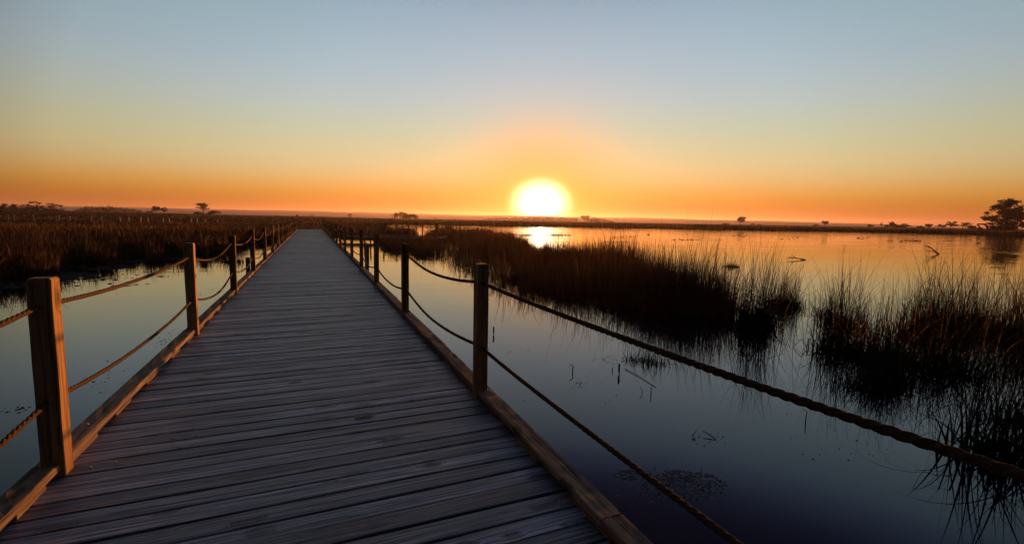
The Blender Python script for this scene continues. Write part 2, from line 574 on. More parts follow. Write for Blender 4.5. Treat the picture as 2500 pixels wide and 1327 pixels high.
# ------------------------------------------------------------------ rope railings
def post_mesh(name, h, w=0.1, seed=0, chamf=0.012):
    """square post, slightly uneven, chamfered top, going down past the deck"""
    random.seed(seed)
    zs = [-0.55, 0.0] + [h * k / 7 for k in range(1, 7)] + [h - chamf, h]
    V = []
    c = 0.005
    for k, z in enumerate(zs):
        ins = chamf * 0.7 if k == len(zs) - 1 else 0
        hw = w / 2 - ins
        cc = c if k < len(zs) - 1 else 0.004
        for (sx, sy) in ((-1, -1), (1, -1), (1, 1), (-1, 1)):
            j = random.uniform(-0.0012, 0.0012)
            if sx * sy > 0:
                V.append((sx * hw + j, sy * (hw - cc), z)); V.append((sx * (hw - cc), sy * hw + j, z))
            else:
                V.append((sx * (hw - cc), sy * hw + j, z)); V.append((sx * hw + j, sy * (hw - cc), z))
    n_ = 8
    Q = [(k * n_ + q, k * n_ + (q + 1) % n_, (k + 1) * n_ + (q + 1) % n_, (k + 1) * n_ + q) for k in range(len(zs) - 1) for q in range(n_)]
    t = (len(zs) - 1) * n_
    Q += [(t, t + 1, t + 6, t + 7), (t + 1, t + 2, t + 5, t + 6), (t + 2, t + 3, t + 4, t + 5)]
    return np_mesh(name, V, np.array(Q))


def rope_mesh(a, b_, sag, r, near):
    """three-strand laid rope hanging between two points (first at the origin)"""
    a, b_ = np.array(a, float), np.array(b_, float)
    L = np.linalg.norm(b_ - a)
    step = 0.010 if near == 2 else (0.03 if near == 1 else 0.35)
    nr = max(8, int(L / step))
    n_ = 18 if near == 2 else (12 if near == 1 else 5)
    t = np.linspace(0, 1, nr + 1)
    P = a + (b_ - a) * t[:, None]
    P[:, 2] -= sag * 4 * t * (1 - t)
    wob = 0.004 * np.sin(t * 9 + a[1]) if near else 0
    P[:, 0] += wob
    tan = np.gradient(P, axis=0); tan /= np.linalg.norm(tan, axis=1)[:, None]
    up = np.array([0, 0, 1.0])
    A = np.cross(tan, up); A /= np.linalg.norm(A, axis=1)[:, None]
    B = np.cross(A, tan)
    th = 2 * np.pi * np.arange(n_) / n_
    s = t * L
    ang = th[None, :] - 2 * np.pi * s[:, None] / 0.135
    al = (ang + np.pi / 3) % (2 * np.pi / 3) - np.pi / 3
    rad = 0.42 * np.cos(al) + np.sqrt(np.maximum(0.58 ** 2 - (0.42 * np.sin(al)) ** 2, 0))
    if near == 0: rad = np.ones_like(rad)
    rad = rad * r * (1 + (0.05 * np.sin(s[:, None] * 23 + th[None, :] * 2) if near == 2 else 0))
    V = P[:, None, :] + rad[:, :, None] * (np.cos(th)[None, :, None] * A[:, None, :] + np.sin(th)[None, :, None] * B[:, None, :])
    V = V.reshape(-1, 3)
    i, k = np.meshgrid(np.arange(nr), np.arange(n_), indexing='ij')
    i, k = i.ravel(), k.ravel()
    Q = np.stack([i * n_ + k, i * n_ + (k + 1) % n_, (i + 1) * n_ + (k + 1) % n_, (i + 1) * n_ + k], 1)
    return np_mesh('rope', V, Q, True)


ROPE_UP, ROPE_LO = 0.985, 0.44
for side, lab in ((-1, 'weathered rope railing with sunlit square posts along the left boardwalk curb'),
                  (1, 'weathered rope railing with shaded square posts along the right boardwalk curb')):
    ypost = YL if side < 0 else YR
    root = empty('rope_railing', ((XL if side < 0 else XR), ypost, 0))
    tag(root, lab, 'railing', 'rope railings along the boardwalk')
    ox, oy = root.location[0], root.location[1]
    pos = []
    for i in range(-1, NB):
        y = ypost + i * STEP + 0.05
        x = (xl(y) - 0.05) if side < 0 else (xr(y) + 0.05)
        w = 0.108 if side < 0 else 0.1
        h = PH_ + (random.Random(i * 7 + side).uniform(-0.025, 0.025) if i > 0 else 0)
        o = link('post', post_mesh('post', h, w, 31 * i + side + 5), M['post'], root, (x - ox, y - oy, 0))
        rr = random.Random(i * 13 + side)
        o.rotation_euler = (rr.uniform(-0.008, 0.008), rr.uniform(-0.008, 0.008), rr.uniform(-0.02, 0.02))
        pos.append((x, y))
    if side > 0:
        pos[0] = (pos[0][0] + 0.12, pos[0][1])
        o0 = [c for c in root.children if c.name.startswith('post')]
        min(o0, key=lambda c: c.location[1]).location[0] += 0.12
    for k in range(len(pos) - 1):
        i = k - 1
        for zr, lo in ((ROPE_UP, 0), (ROPE_LO, 1)):
            rr = random.Random(i * 17 + side * 3 + lo)
            if side < 0: sag = (0.07, 0.055, 0.15)[min(k, 2)] + 0.03 * lo
            else: sag = (0.03, 0.11)[min(k, 1)] + 0.01 * lo
            if k > 2: sag += rr.uniform(-0.04, 0.07)
            a = (pos[k][0] - ox, pos[k][1] + 0.03 - oy, zr - (0.05 if side > 0 and k == 0 and lo else 0) + rr.uniform(-0.015, 0.015) * (k > 1))
            b_ = (pos[k + 1][0] - ox, pos[k + 1][1] - 0.03 - oy, zr + rr.uniform(-0.015, 0.015) * (k > 1))
            link('rope', rope_mesh(a, b_, sag, 0.0155, 2 if k < 3 else (1 if k < 6 else 0)), M['rope'], root)
random.seed(11)

# old short piles standing outside the curbs
for (px, top, foot, lab, dx) in ((600, 628, 683, 'short bluish grey pile standing outside the left curb beyond the third post', -0.33),
                                 (894, 597, 667, 'grey pile leaning beside the shaded right railing near its fourth post', 0.33)):
    g = at(px, foot, 0.0)
    X = (xl(g[1]) if dx < 0 else xr(g[1])) + dx
    # keep the photo column at that lateral offset
    vv = ray(px, yh(px)); Y = X * vv[1] / vv[0]
    h = 1.5 - (top - yh(px)) * (np.array([X, Y, 0]).dot(HF)) / FPX
    o = link('pile', post_mesh('pile', h, 0.115, int(px)), M['pile'], None, (X, Y, 0))
    o.rotation_euler = (0, R(1.5) * (1 if dx > 0 else 0.3), 0.1)
    tag(o, lab, 'pile')

# ------------------------------------------------------------------ observation platform branching off to the right
p1, p2 = at(836, 576.5, 0.0), at(1066, 581.5, 0.0)
d = p2 - p1; Lp = float(np.linalg.norm(d)); rz = math.atan2(d[1], d[0])
plat = empty('observation_platform', (p1[0], p1[1], 0), rz)
tag(plat, 'low timber platform with slim posts and ropes reaching into the reeds right of the boardwalk', 'platform')
DP = 3.2
V, Q, pid = [], [], []
x = 0.0; n = 0
while x < Lp:
    b0 = len(V)
    for yy in (0.0, DP):
        for (dx, dz) in ((0, -0.036), (0, 0), (0.137, 0), (0.137, -0.036)):
            V.append((x + dx, yy, dz + random.uniform(-0.002, 0.002))); pid.append((n * .618) % 1)
    for k in range(4):
        Q.append((b0 + k, b0 + (k + 1) % 4, b0 + 4 + (k + 1) % 4, b0 + 4 + k))
    x += 0.145; n += 1
mb_ = np_mesh('deck', V, np.array(Q), attrs={'pid': pid})
M['deck_side'] = wood('platform_timber', 1, (0.13, 0.122, 0.125), (0.215, 0.205, 0.21), (0.30, 0.29, 0.295), rough=0.5, bump=0.6, attr='pid', spec=0.45)
link('deck', mb_, M['deck_side'], plat)
mb = MB(); mb.box(-0.1, Lp + 0.1, -0.05, -0.004, -0.3, -0.006)
mb.build('fascia_board', M['pile'], plat)
for yy in (0.0, DP - 0.09):
    mb = MB(); mb.box(0, Lp, yy, yy + 0.09, 0.03, 0.11, 0.006)
    mb.build('curb_beam', M['curb'], plat)
pxs = [0.25, 2.6, 4.6, 6.2, 7.2, Lp - 0.05]
pp = {0: [], 1: []}
for r_, yy in ((0, 0.045), (1, DP - 0.045)):
    for k, fx in enumerate([0.3, 0.44, 0.58, 0.7, 0.85, 0.995] if r_ == 0 else [0.06, 0.2, 0.5, 0.66, 0.9]):
        o = link('post', post_mesh('post', 1.05 + random.uniform(-0.03, 0.03), 0.09, k + 50 * r_), M['post'], plat, (fx * Lp, yy, 0))
        pp[r_].append((fx * Lp, yy))
random.seed(12)
for r_ in (0, 1):
    for k in range(len(pp[r_]) - 1):
        a, b_ = pp[r_][k], pp[r_][k + 1]
        link('rope', rope_mesh((a[0], a[1], 0.93), (b_[0], b_[1], 0.93), 0.12, 0.02, 0), M['rope'], plat)

# ------------------------------------------------------------------ water, pond bed, marsh land, hills
S = 7000.0
wm = np_mesh('water', [(-S, -S, 0), (S, -S, 0), (S, S, 0), (-S, S, 0)], np.array([(0, 1, 2, 3)]))
o = link('water', wm, M['water'], None, (0, 0, WATER)); tag(o, 'still pond water mirroring the sunset sky', 'water', kind='structure')
wm = np_mesh('pond_bed', [(-S, -S, 0), (S, -S, 0), (S, S, 0), (-S, S, 0)], np.array([(0, 1, 2, 3)]))
o = link('pond_bed', wm, M['bed'], None, (0, 0, -1.6)); tag(o, 'dark mud under the pond', 'pond bed', kind='structure')


def interp(px, tab):
    return np.interp(px, [a for a, _ in tab], [b_ for _, b_ in tab])


def depth(px, py, z=WATER):
    return float((at(px, py, z)).dot(HF))


# shoreline depths by photo column: left reed bed front
LEFT_FRONT = [(-900, 9.5)] + [(px, depth(px, py)) for px, py in
              [(-250, 720), (0, 690), (60, 684), (130, 662), (250, 641), (440, 628), (570, 607), (640, 590), (700, 577)]] + [(730, 47)]
FAR_SHORE = [(900, 150), (960, 165), (1100, 172), (1320, 178), (1600, 178), (1900, 176), (2100, 176), (2300, 172), (2380, 165), (2420, 150), (2500, 140), (2900, 130), (3600, 120)]
RISE = [(-900, 3.4), (0, 3.2), (150, 3.0), (350, 2.7), (540, 1.9), (850, 1.7), (1000, 1.0), (1300, 0.9), (1700, 0.9), (2100, 1.0), (2400, 1.0), (3500, 1.0)]


def land_z(px, D):
    """height of the ground by column and depth"""
    px, D = np.asarray(px, float), np.asarray(D, float)
    z = np.full(np.broadcast(px, D).shape, -1.55)
    wig = 1 + 0.035 * np.sin(px * 0.045) + 0.025 * np.sin(px * 0.11 + 1.3)
    fr = np.where(px < 730, interp(px, LEFT_FRONT) * wig, 1e9)
    fr = np.where((px >= 730) & (px < 800), 47.0, fr)
    mid = (px >= 800) & (px < 1005)
    fs = interp(px, FAR_SHORE) * (1 + 0.01 * np.sin(px * 0.06) + 0.006 * np.sin(px * 0.17))
    on = (D >= fr) & (px < 800)
    on |= mid & (D >= 46.5 + 6 * (px > 940)) & (D <= np.where(px < 948, 400, 84))
    on |= (px >= 948) & (D >= fs)
    rise = interp(px, RISE)
    t = np.clip((D - 150) / 260.0, 0, 1); t = t * t * (3 - 2 * t)
    z = np.where(on, -0.36 + (rise + 0.36) * t + 0.05 * np.sin(D * 0.05 + px * 0.01), z)
    return z


cols = np.arange(-900, 3600, 7.0)
Ds = np.concatenate([np.geomspace(8, 60, 70), np.geomspace(61, 400, 110), np.geomspace(420, 3200, 25)])
C_, D_ = np.meshgrid(cols, Ds, indexing='ij')
Z_ = land_z(C_, D_)
dirs = np.array([far(c, 1.0) for c in cols])
Pm = dirs[:, None, :] * Ds[None, :, None]
Pm[:, :, 2] = Z_
nc, nd = len(cols), len(Ds)
i, j = np.meshgrid(np.arange(nc - 1), np.arange(nd - 1), indexing='ij')
F = np.stack([i * nd + j, (i + 1) * nd + j, (i + 1) * nd + j + 1, i * nd + j + 1], -1).reshape(-1, 4)
zz = Z_.ravel()
F = F[(zz[F] > -1).any(axis=1)]
o = link('marsh_ground', np_mesh('marsh_ground', Pm.reshape(-1, 3), F, True), M['soil'])
tag(o, 'dark marsh ground around the pond', 'ground', kind='structure')

# distant ridge: two lines of low hills far behind the marsh
HT = [(-900, 62), (300, 60), (540, 55), (640, 52), (760, 58), (900, 52), (1050, 47), (1200, 44), (1400, 44), (1550, 46), (1750, 40), (1900, 36), (2050, 32), (2150, 24), (2250, 15), (2350, 10), (3600, 8)]
Vh, Fh = [], []
hc = np.arange(-900, 3600, 2.0)
prof = [(2950, 0.0), (3300, 0.45), (3700, 0.8), (4100, 1.0), (4500, 0.75), (5000, 0.0)]
for c in hc:
    h = interp(c, HT)
    fz = 2.2 * math.sin(c * 0.021) + 1.4 * math.sin(c * 0.057 + 1) + random.uniform(-0.9, 0.9) + (random.uniform(0, 2.2) if random.random() < 0.25 else 0)
    for (D, k) in prof:
        p = far(c, D)
        Vh.append((p[0], p[1], -0.6 + k * (h + fz * (1 if k > 0.9 else 0.4))))
npf = len(prof)
Fh = [(a * npf + k, (a + 1) * npf + k, (a + 1) * npf + k + 1, a * npf + k + 1) for a in range(len(hc) - 1) for k in range(npf - 1)]
o = link('hills', np_mesh('hills', Vh, np.array(Fh), False), M['hill'])
tag(o, 'long low hills fading into pink haze', 'hills', kind='structure')


# ------------------------------------------------------------------ reeds and grasses
def blades(base, h, w, lean0, az, curl, nseg=4, fold=0.0, face=None, tone=None):
    """flat tapering blades as one vertex / face set"""
    n_ = len(base)
    th = lean0[:, None] + curl[:, None] * (np.linspace(0, 1, nseg)[None, :] ** 1.4)
    if fold > 0:
        f = rng.random(n_) < fold
        k0 = rng.integers(max(1, nseg // 2), nseg, n_)
        extra = rng.uniform(0.8, 2.2, n_)
        th = th + np.where(f[:, None] & (np.arange(nseg)[None, :] >= k0[:, None]), extra[:, None], 0)
    ds = (h / nseg)[:, None]
    hx = np.concatenate([np.zeros((n_, 1)), np.cumsum(np.sin(th) * ds, 1)], 1)
    hz = np.concatenate([np.zeros((n_, 1)), np.cumsum(np.cos(th) * ds, 1)], 1)
    ca, sa = np.cos(az)[:, None], np.sin(az)[:, None]
    P = np.stack([base[:, 0:1] + hx * ca, base[:, 1:2] + hx * sa, base[:, 2:3] + hz], -1)
    if face is None: face = rng.uniform(0, 2 * np.pi, n_)
    W = np.stack([np.cos(face), np.sin(face), np.zeros(n_)], -1)
    t = np.linspace(0, 1, nseg + 1)
    wt = (w[:, None] / 2) * (1 - 0.88 * t[None, :] ** 1.6)
    off = W[:, None, :] * wt[:, :, None]
    V = np.stack([P - off, P + off], 2).reshape(-1, 3)
    k = np.arange(n_)[:, None] * (nseg + 1) * 2 + np.arange(nseg)[None, :] * 2
    k = k.ravel()
    F = np.stack([k, k + 1, k + 3, k + 2], 1)
    if tone is None: tone = rng.random(n_)
    T = np.repeat(tone, (nseg + 1) * 2)
    return V, F, T


def join(parts):
    Vs, Fs, Ts, o_ = [], [], [], 0
    for V, F, T in parts:
        Vs.append(V); Fs.append(F + o_); Ts.append(T); o_ += len(V)
    return np.concatenate(Vs), np.concatenate(Fs), np.concatenate(Ts)


def nz(x, y, s=1.0, p=0.0):
    x, y = x * s + p, y * s - p
    return 0.5 + 0.25 * np.sin(x * 1.3 + 1.7 * np.sin(y * 0.9)) + 0.25 * np.sin(y * 1.7 + 1.4 * np.sin(x * 1.1 + 2))


def strew(px0, px1, d0f, d1f, n_, zbase=None, bias=1.0):
    """n_ points between two depth curves over a span of columns, even in area along depth"""
    px = rng.uniform(px0, px1, n_)
    a, b_ = d0f(px), d1f(px)
    t = rng.random(n_) ** bias
    D = np.sqrt(a * a + (b_ * b_ - a * a) * t)
    v = np.stack([np.interp(px, cols, dirs[:, 0]), np.interp(px, cols, dirs[:, 1])], -1) * D[:, None]
    z = np.maximum(land_z(px, D), WATER - 0.25) if zbase is None else np.full(n_, zbase)
    return np.column_stack([v, z]), px, D



def tufts(px0, px1, f0, f1, nt_, per, rad, zbase, hfun, wid, nseg, fold, bias=1.0, lean=0.1, upright=0.75, tone0=0.0, gap=None):
    """blades gathered in tussocks; the outer ones shorter and leaning out"""
    C, px, D = strew(px0, px1, f0, f1, nt_, zbase, bias)
    k = not_walk(C)
    if gap is not None:
        k &= nz(C[:, 0], C[:, 1], 1.5, 4) > np.interp(px, [gap[0], gap[1]], [0.0, gap[2]])
    C, px, D = C[k], px[k], D[k]
    n_ = len(C)
    th = hfun(px, C)
    cnt = rng.poisson(per * rng.uniform(0.3, 1.7, n_))
    idx = np.repeat(np.arange(n_), cnt)
    m_ = len(idx)
    rr = rad * rng.uniform(0.6, 1.5, n_)[idx]
    a = rng.uniform(0, 2 * np.pi, m_); q = np.sqrt(rng.random(m_))
    base = C[idx].copy()
    base[:, 0] += np.cos(a) * q * rr; base[:, 1] += np.sin(a) * q * rr
    h = th[idx] * (1 - 0.35 * q * q) * np.clip(rng.normal(upright, 0.2, m_), 0.2, 1.25)
    az = a + rng.normal(0, 0.8, m_)
    tn = np.clip(rng.random(n_)[idx] * 0.45 + rng.random(m_) ** 1.5 * 0.6 + tone0, 0, 1)
    w_ = wid(D)[idx] * rng.uniform(0.6, 1.5, m_)
    ok = not_walk(base, 1.5)
    g = lambda z: z[ok]
    return blades(g(base), g(h), g(w_), g(np.abs(rng.normal(0, lean, m_)) * (0.4 + q)), g(az), g(rng.gamma(1.5, 0.22, m_)), nseg, fold, tone=g(tn))


def lf(px): return interp(px, LEFT_FRONT) * (1 + 0.035 * np.sin(px * 0.045) + 0.025 * np.sin(px * 0.11 + 1.3))


def not_walk(B, m=1.75):
    return ~((np.abs(B[:, 0]) < m) & (B[:, 1] < YEND + 1))


def hleft(px, C):
    D = C[:, 0] * HF[0] + C[:, 1] * HF[1]
    fall = np.interp(D, [0, 42, 70, 400], [1.0, 1.0, 0.42, 0.36])
    return (0.62 + 0.5 * nz(C[:, 0], C[:, 1], 0.8)) * rng.uniform(0.75, 1.3, len(C)) * fall


parts = []
wn = lambda D: 0.010 + 0.0006 * D
parts.append(tufts(-420, 725, lambda p: lf(p) * 0.99, lambda p: lf(p) + 9, 900, 42, 0.22, None, hleft, wn, 5, 0.25, 1.2))
parts.append(tufts(-420, 725, lambda p: lf(p) * 0.99, lambda p: lf(p) + 9, 1100, 26, 0.3, None, lambda p, C: 0.55 * hleft(p, C), wn, 4, 0.35, 1.1, 0.3, tone0=-0.2))
parts.append(tufts(-420, 725, lambda p: lf(p) + 7, lambda p: lf(p) + 34, 1600, 20, 0.35, None, hleft, wn, 4, 0.2, 1.1))
parts.append(tufts(-420, 800, lambda p: np.where(p < 730, lf(p) + 26, 48), lambda p: np.full_like(p, 150.0), 3600, 14, 0.7, None, lambda p, C: 0.9 * hleft(p, C), lambda D: 0.015 + 0.0007 * D, 3, 0.1, 1.4))
V, F, T = join(parts)
o = link('reeds', np_mesh('reeds', V, F, attrs={'tone': T}), M['reed_left'])
tag(o, 'rust brown reed bed filling the marsh left of the boardwalk', 'reeds', kind='stuff')

# marsh behind and right of the boardwalk end
parts = []
parts.append(tufts(730, 1012, lambda p: np.where(p < 800, 46.5, np.where(p > 940, 54.0, 48.5)), lambda p: np.where(p < 948, 170.0, 83.0), 2200, 15, 0.6, None,
                   lambda p, C: 1.0 * hleft(p, C), lambda D: 0.015 + 0.0007 * D, 3, 0.12, 1.35))
V, F, T = join(parts)
o = link('reeds', np_mesh('reeds', V, F, attrs={'tone': T}), M['reed_left'])
tag(o, 'dark brown reeds closing in around the far end of the boardwalk', 'reeds', kind='stuff')

# central bed, standing in the water between the platform and the open pond
CF_ = [(px, depth(px, py)) for px, py in [(925, 600), (960, 613), (1030, 621), (1060, 633), (1100, 652), (1200, 696), (1300, 722), (1450, 742), (1600, 760), (1700, 765), (1760, 768)]]
CB_ = [(925, 40.5), (1035, 40.5), (1075, 82), (1150, 72), (1230, 58), (1285, 33), (1330, 26), (1420, 24), (1500, 22), (1580, 16), (1650, 12.5), (1700, 11), (1760, 9.8)]
parts = []
f0 = lambda p: interp(p, CF_) * (1 + 0.03 * np.sin(p * 0.09) + 0.025 * np.sin(p * 0.23))
f1 = lambda p: np.maximum(interp(p, CB_) * (1 + 0.05 * np.sin(p * 0.07 + 1)), f0(p) + 0.8)
LIMX = [925, 1000, 1060, 1150, 1250, 1320, 1400, 1500, 1600, 1700, 1765]
LIMY = [0.9, 0.95, 1.05, 1.1, 1.08, 0.88, 1.15, 1.3, 1.35, 1.35, 1.25]


def hmid(px, C):
    return np.interp(px, LIMX, LIMY) * (0.72 + 0.36 * nz(C[:, 0], C[:, 1], 1.1, 2)) * rng.uniform(0.75, 1.15, len(C))


wc = lambda D: 0.006 + 0.0004 * D
parts.append(tufts(1040, 1640, lambda p: f1(p) - 2.5, lambda p: f1(p) + 0.8, 260, 12, 0.25, WATER - 0.06, lambda p, C: 1.3 * hmid(p, C), lambda D: 0.008 + 0.0006 * D, 6, 0.12, 1.0, 0.12, upright=0.8))
# dense lower growth, then tussocks, then thin tall stems
parts.append(tufts(925, 1650, f0, f1, 2200, 26, 0.32, WATER - 0.06, lambda p, C: 0.66 * hmid(p, C), wc, 4, 0.3, 1.1, 0.25, tone0=-0.15, gap=(1330, 1640, 0.6)))
parts.append(tufts(925, 1700, f0, f1, 1300, 24, 0.24, WATER - 0.06, hmid, wc, 6, 0.22, 1.1, 0.1, gap=(1330, 1700, 0.62)))
parts.append(tufts(1560, 1790, f0, lambda p: f1(p) + 0.5, 60, 40, 0.16, WATER - 0.06, lambda p, C: 0.62 * hmid(p, C), wc, 5, 0.3, 1.0, 0.25, tone0=-0.25))
parts.append(tufts(1600, 1800, f0, lambda p: f1(p) + 0.6, 46, 22, 0.16, WATER - 0.06, lambda p, C: 1.05 * hmid(p, C), wc, 7, 0.2, 1.0, 0.1))
parts.append(tufts(1350, 1800, f0, f1, 420, 8, 0.3, WATER - 0.06, lambda p, C: 1.4 * hmid(p, C), lambda D: 0.005 + 0.0005 * D, 7, 0.15, 1.0, 0.08, upright=0.85))
parts.append(tufts(1040, 1350, f0, f1, 560, 8, 0.3, WATER - 0.06, lambda p, C: 1.32 * hmid(p, C), lambda D: 0.006 + 0.0006 * D, 7, 0.15, 1.0, 0.08, upright=0.85))
V, F, T = join(parts)
o = link('reeds', np_mesh('reeds', V, F, attrs={'tone': T}), M['reed'])
tag(o, 'broad dark reed bed standing in the pond under the sun', 'reeds', kind='stuff')

# far bank reeds and the grass behind it
parts = []
fsf = lambda p: interp(p, FAR_SHORE) * (1 + 0.01 * np.sin(p * 0.06) + 0.006 * np.sin(p * 0.17))
B, px, D = strew(948, 2900, lambda p: fsf(p) + 0.4, lambda p: fsf(p) + 26, 30000, bias=1.3)
cl = nz(B[:, 0], B[:, 1], 0.10, 5)
h = 0.75 + 0.75 * cl + rng.uniform(-0.25, 0.35, len(B))
parts.append(blades(B, h, 0.10 + 0.14 * rng.random(len(B)), rng.normal(0, 0.12, len(B)), rng.uniform(0, 6.28, len(B)), rng.gamma(1.4, 0.2, len(B)), 2, 0.0))
V, F, T = join(parts)
o = link('reeds', np_mesh('reeds', V, F, attrs={'tone': T}), M['reed'])
tag(o, 'dark reed fringe lining the far bank of the pond', 'reeds', kind='stuff')
parts = []
B, px, D = strew(-420, 2900, lambda p: np.where(p < 948, 150.0, fsf(p) + 26), lambda p: np.full_like(p, 620.0), 42000, bias=1.0)
h = 0.25 + rng.uniform(0, 0.45, len(B))
parts.append(blades(B, h, 0.15 + 0.0009 * D * rng.random(len(B)), rng.normal(0, 0.15, len(B)), rng.uniform(0, 6.28, len(B)), rng.gamma(1.4, 0.2, len(B)), 2, 0.0))
V, F, T = join(parts)
o = link('grass', np_mesh('grass', V, F, attrs={'tone': T}), M['grass'])
tag(o, 'pale dry grass covering the flat land beyond the marsh', 'grass', kind='stuff')


# ------------------------------------------------------------------ single clumps of reeds in the right-hand water
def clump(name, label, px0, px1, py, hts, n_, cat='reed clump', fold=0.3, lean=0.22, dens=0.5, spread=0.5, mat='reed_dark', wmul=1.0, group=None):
    """one tussock: blades rising from an uneven footprint between two columns, a dense low heart"""
    a, b_ = at(px0, py), at(px1, py)
    c = (a + b_) / 2
    half = np.linalg.norm(b_ - a) / 2
    ux = (b_ - a) / (2 * half)
    uy = np.array([-ux[1], ux[0], 0])
    root = empty(name, (c[0], c[1], WATER))
    tag(root, label, cat, group)
    # stems: most nearly upright from a loose footprint, the rest bent, broken and crossing
    n_ = int(n_ * 1.25)
    nt_ = max(3, int(half * 10))
    tc_ = np.column_stack([rng.uniform(-1, 1, nt_) * half, rng.normal(0, spread * half * 0.45, nt_)])
    wt = rng.uniform(0.2, 1.0, nt_)
    th = rng.uniform(0.5, 1.0, nt_)

    def scatter(k_, sd):
        pick = rng.choice(nt_, k_, p=wt / wt.sum())
        loc = tc_[pick] + rng.normal(0, sd, (k_, 2))
        b0_ = loc[:, 0:1] * ux[None, :] + loc[:, 1:2] * uy[None, :]
        b0_[:, 2] = -0.05
        return b0_, th[pick]
    na = int(n_ * (0.62 if lean < 0.3 else 0.35))
    base, tt = scatter(na, 0.08 + 0.10 * half)
    V1 = blades(base, 1.2 * hts * tt * rng.uniform(0.45, 1.1, na), wmul * (0.005 + 0.006 * rng.random(na)), np.abs(rng.normal(0, 0.09, na)),
                rng.uniform(0, 6.28, na), rng.gamma(1.2, 0.16, na), 8, 0.1)
    nb_ = n_ - na
    base, tt = scatter(nb_, 0.10 + 0.16 * half)
    V2 = blades(base, 1.2 * hts * tt * rng.uniform(0.5, 1.2, nb_), wmul * (0.005 + 0.007 * rng.random(nb_)), np.abs(rng.normal(0.1, max(lean, 0.3), nb_)),
                rng.uniform(0, 6.28, nb_), rng.gamma(1.6, 0.5, nb_), 9, max(fold, 0.4))
    V, F, T = join([V1, V2])
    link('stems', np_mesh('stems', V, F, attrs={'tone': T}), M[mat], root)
    n2 = int(n_ * dens * 2.0)
    base, tt = scatter(n2, 0.09 + 0.08 * half)
    V, F, T = blades(base, hts * 0.42 * tt * rng.uniform(0.4, 1.2, n2), wmul * (0.008 + 0.012 * rng.random(n2)), np.abs(rng.normal(0, 0.5, n2)), rng.uniform(0, 6.28, n2), rng.gamma(1.5, 0.5, n2), 5, 0.35)
    n3 = int(half * 60) + 12
    lay = (rng.uniform(-1.05, 1.05, n3) * half)[:, None] * ux[None, :] + (rng.normal(0, 0.03, n3))[:, None] * uy[None, :]
    lay[:, 2] = 0.006
    V3 = blades(lay, rng.uniform(0.12, 0.3, n3), wmul * np.full(n3, 0.01), rng.uniform(1.3, 1.52, n3), math.atan2(ux[1], ux[0]) + rng.choice([0, np.pi], n3) + rng.normal(0, 0.3, n3), np.full(n3, 0.05), 3)
    V, F, T = join([(V, F, T), V3])
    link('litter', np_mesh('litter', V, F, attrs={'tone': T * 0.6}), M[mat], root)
    return root


G = 'reed clumps standing in the right-hand water'
clump('reed_clump', 'slender upright reed clump at the right tip of the broad reed bed', 1785, 1870, 800, 1.62, 280, lean=0.12, dens=0.7, group=G)
clump('reed_clump', 'low dark reed clump with thin stems, just right of the slender upright clump', 1875, 1955, 748, 1.2, 210, lean=0.14, dens=1.2, group=G)
clump('reed_clump', 'sparse bent reeds crossing over open water between two dark clumps', 1960, 2040, 770, 0.75, 60, lean=0.5, dens=0.25, fold=0.5, group=G)
clump('reed_clump', 'widest and densest reed clump with a thicket of crossing stems', 2040, 2290, 805, 1.6, 640, lean=0.25, dens=0.7, spread=1.0, group=G)
clump('reed_clump', 'dark reed clump on the near side of the widest clump, nearest its reflection', 2035, 2215, 872, 1.15, 400, lean=0.16, dens=0.9, spread=0.7, group=G)
clump('reed_clump', 'low ragged reed clump just above the thick rope, nearest edge of the widest thicket', 2060, 2240, 935, 0.72, 260, lean=0.3, dens=0.7, spread=0.7, group=G)
clump('reed_clump', 'narrow fan of tall reeds between the widest clump and the frame edge', 2325, 2440, 805, 1.45, 230, lean=0.2, dens=1.3, group=G)
clump('reed_clump', 'rusty reed clump cut off by the right edge of the picture', 2440, 2580, 832, 1.5, 420, lean=0.25, dens=0.9, spread=0.8, group=G, mat='reed')
clump('reed_clump', 'tangle of bent crossing reeds in front of the tall fan of reeds', 2230, 2480, 910, 1.1, 340, lean=0.5, dens=0.35, fold=0.5, group=G)
clump('reed_clump', 'small dark reed clump low at the right edge, above the nearest one', 2450, 2530, 1035, 0.72, 90, lean=0.4, dens=0.8, group=G, wmul=1.4)
clump('reed_clump', 'nearest reed clump, arching stems behind the thick rope at lower right', 2385, 2520, 1120, 0.95, 110, lean=0.5, dens=0.4, fold=0.35, group=G, wmul=1.7)

# small floating clumps and weeds
G2 = 'small weed clumps floating on the pond'
clump('weed_clump', 'shaggy dark weed clump floating alone beyond the reed bed tip', 1773, 1800, 651, 0.42, 120, 'weed clump', lean=0.6, dens=1.5, wmul=1.6, group=G2)
clump('weed_clump', 'dark weed clump lying in the water under the upper right rope', 1550, 1585, 880, 0.26, 90, 'weed clump', lean=0.8, dens=1.2, group=G2)
clump('weed_clump', 'thin sprawling weed tuft just right of the clump under the rope', 1588, 1618, 888, 0.26, 50, 'weed clump', lean=0.8, dens=0.5, group=G2)
clump('weed_clump', 'ragged dark weed clump far out near the big tree reflection', 2220, 2248, 588, 0.55, 70, 'weed clump', lean=0.7, dens=1.5, wmul=3, group=G2)
clump('weed_clump', 'leftmost of the two tiny weed sprigs far out on the pond', 2170, 2178, 588, 0.4, 22, 'weed clump', lean=0.5, dens=0.6, wmul=3, group=G2)
clump('weed_clump', 'tiny weed sprig next to the ragged dark weed clump', 2197, 2204, 589, 0.45, 16, 'weed clump', lean=0.4, dens=0.4, wmul=3, group=G2)
clump('weed_clump', 'star shaped rush tuft in the water left of the boardwalk', 482, 498, 647, 0.5, 46, 'weed clump', lean=0.75, dens=0.3, wmul=1.6, group=G2)
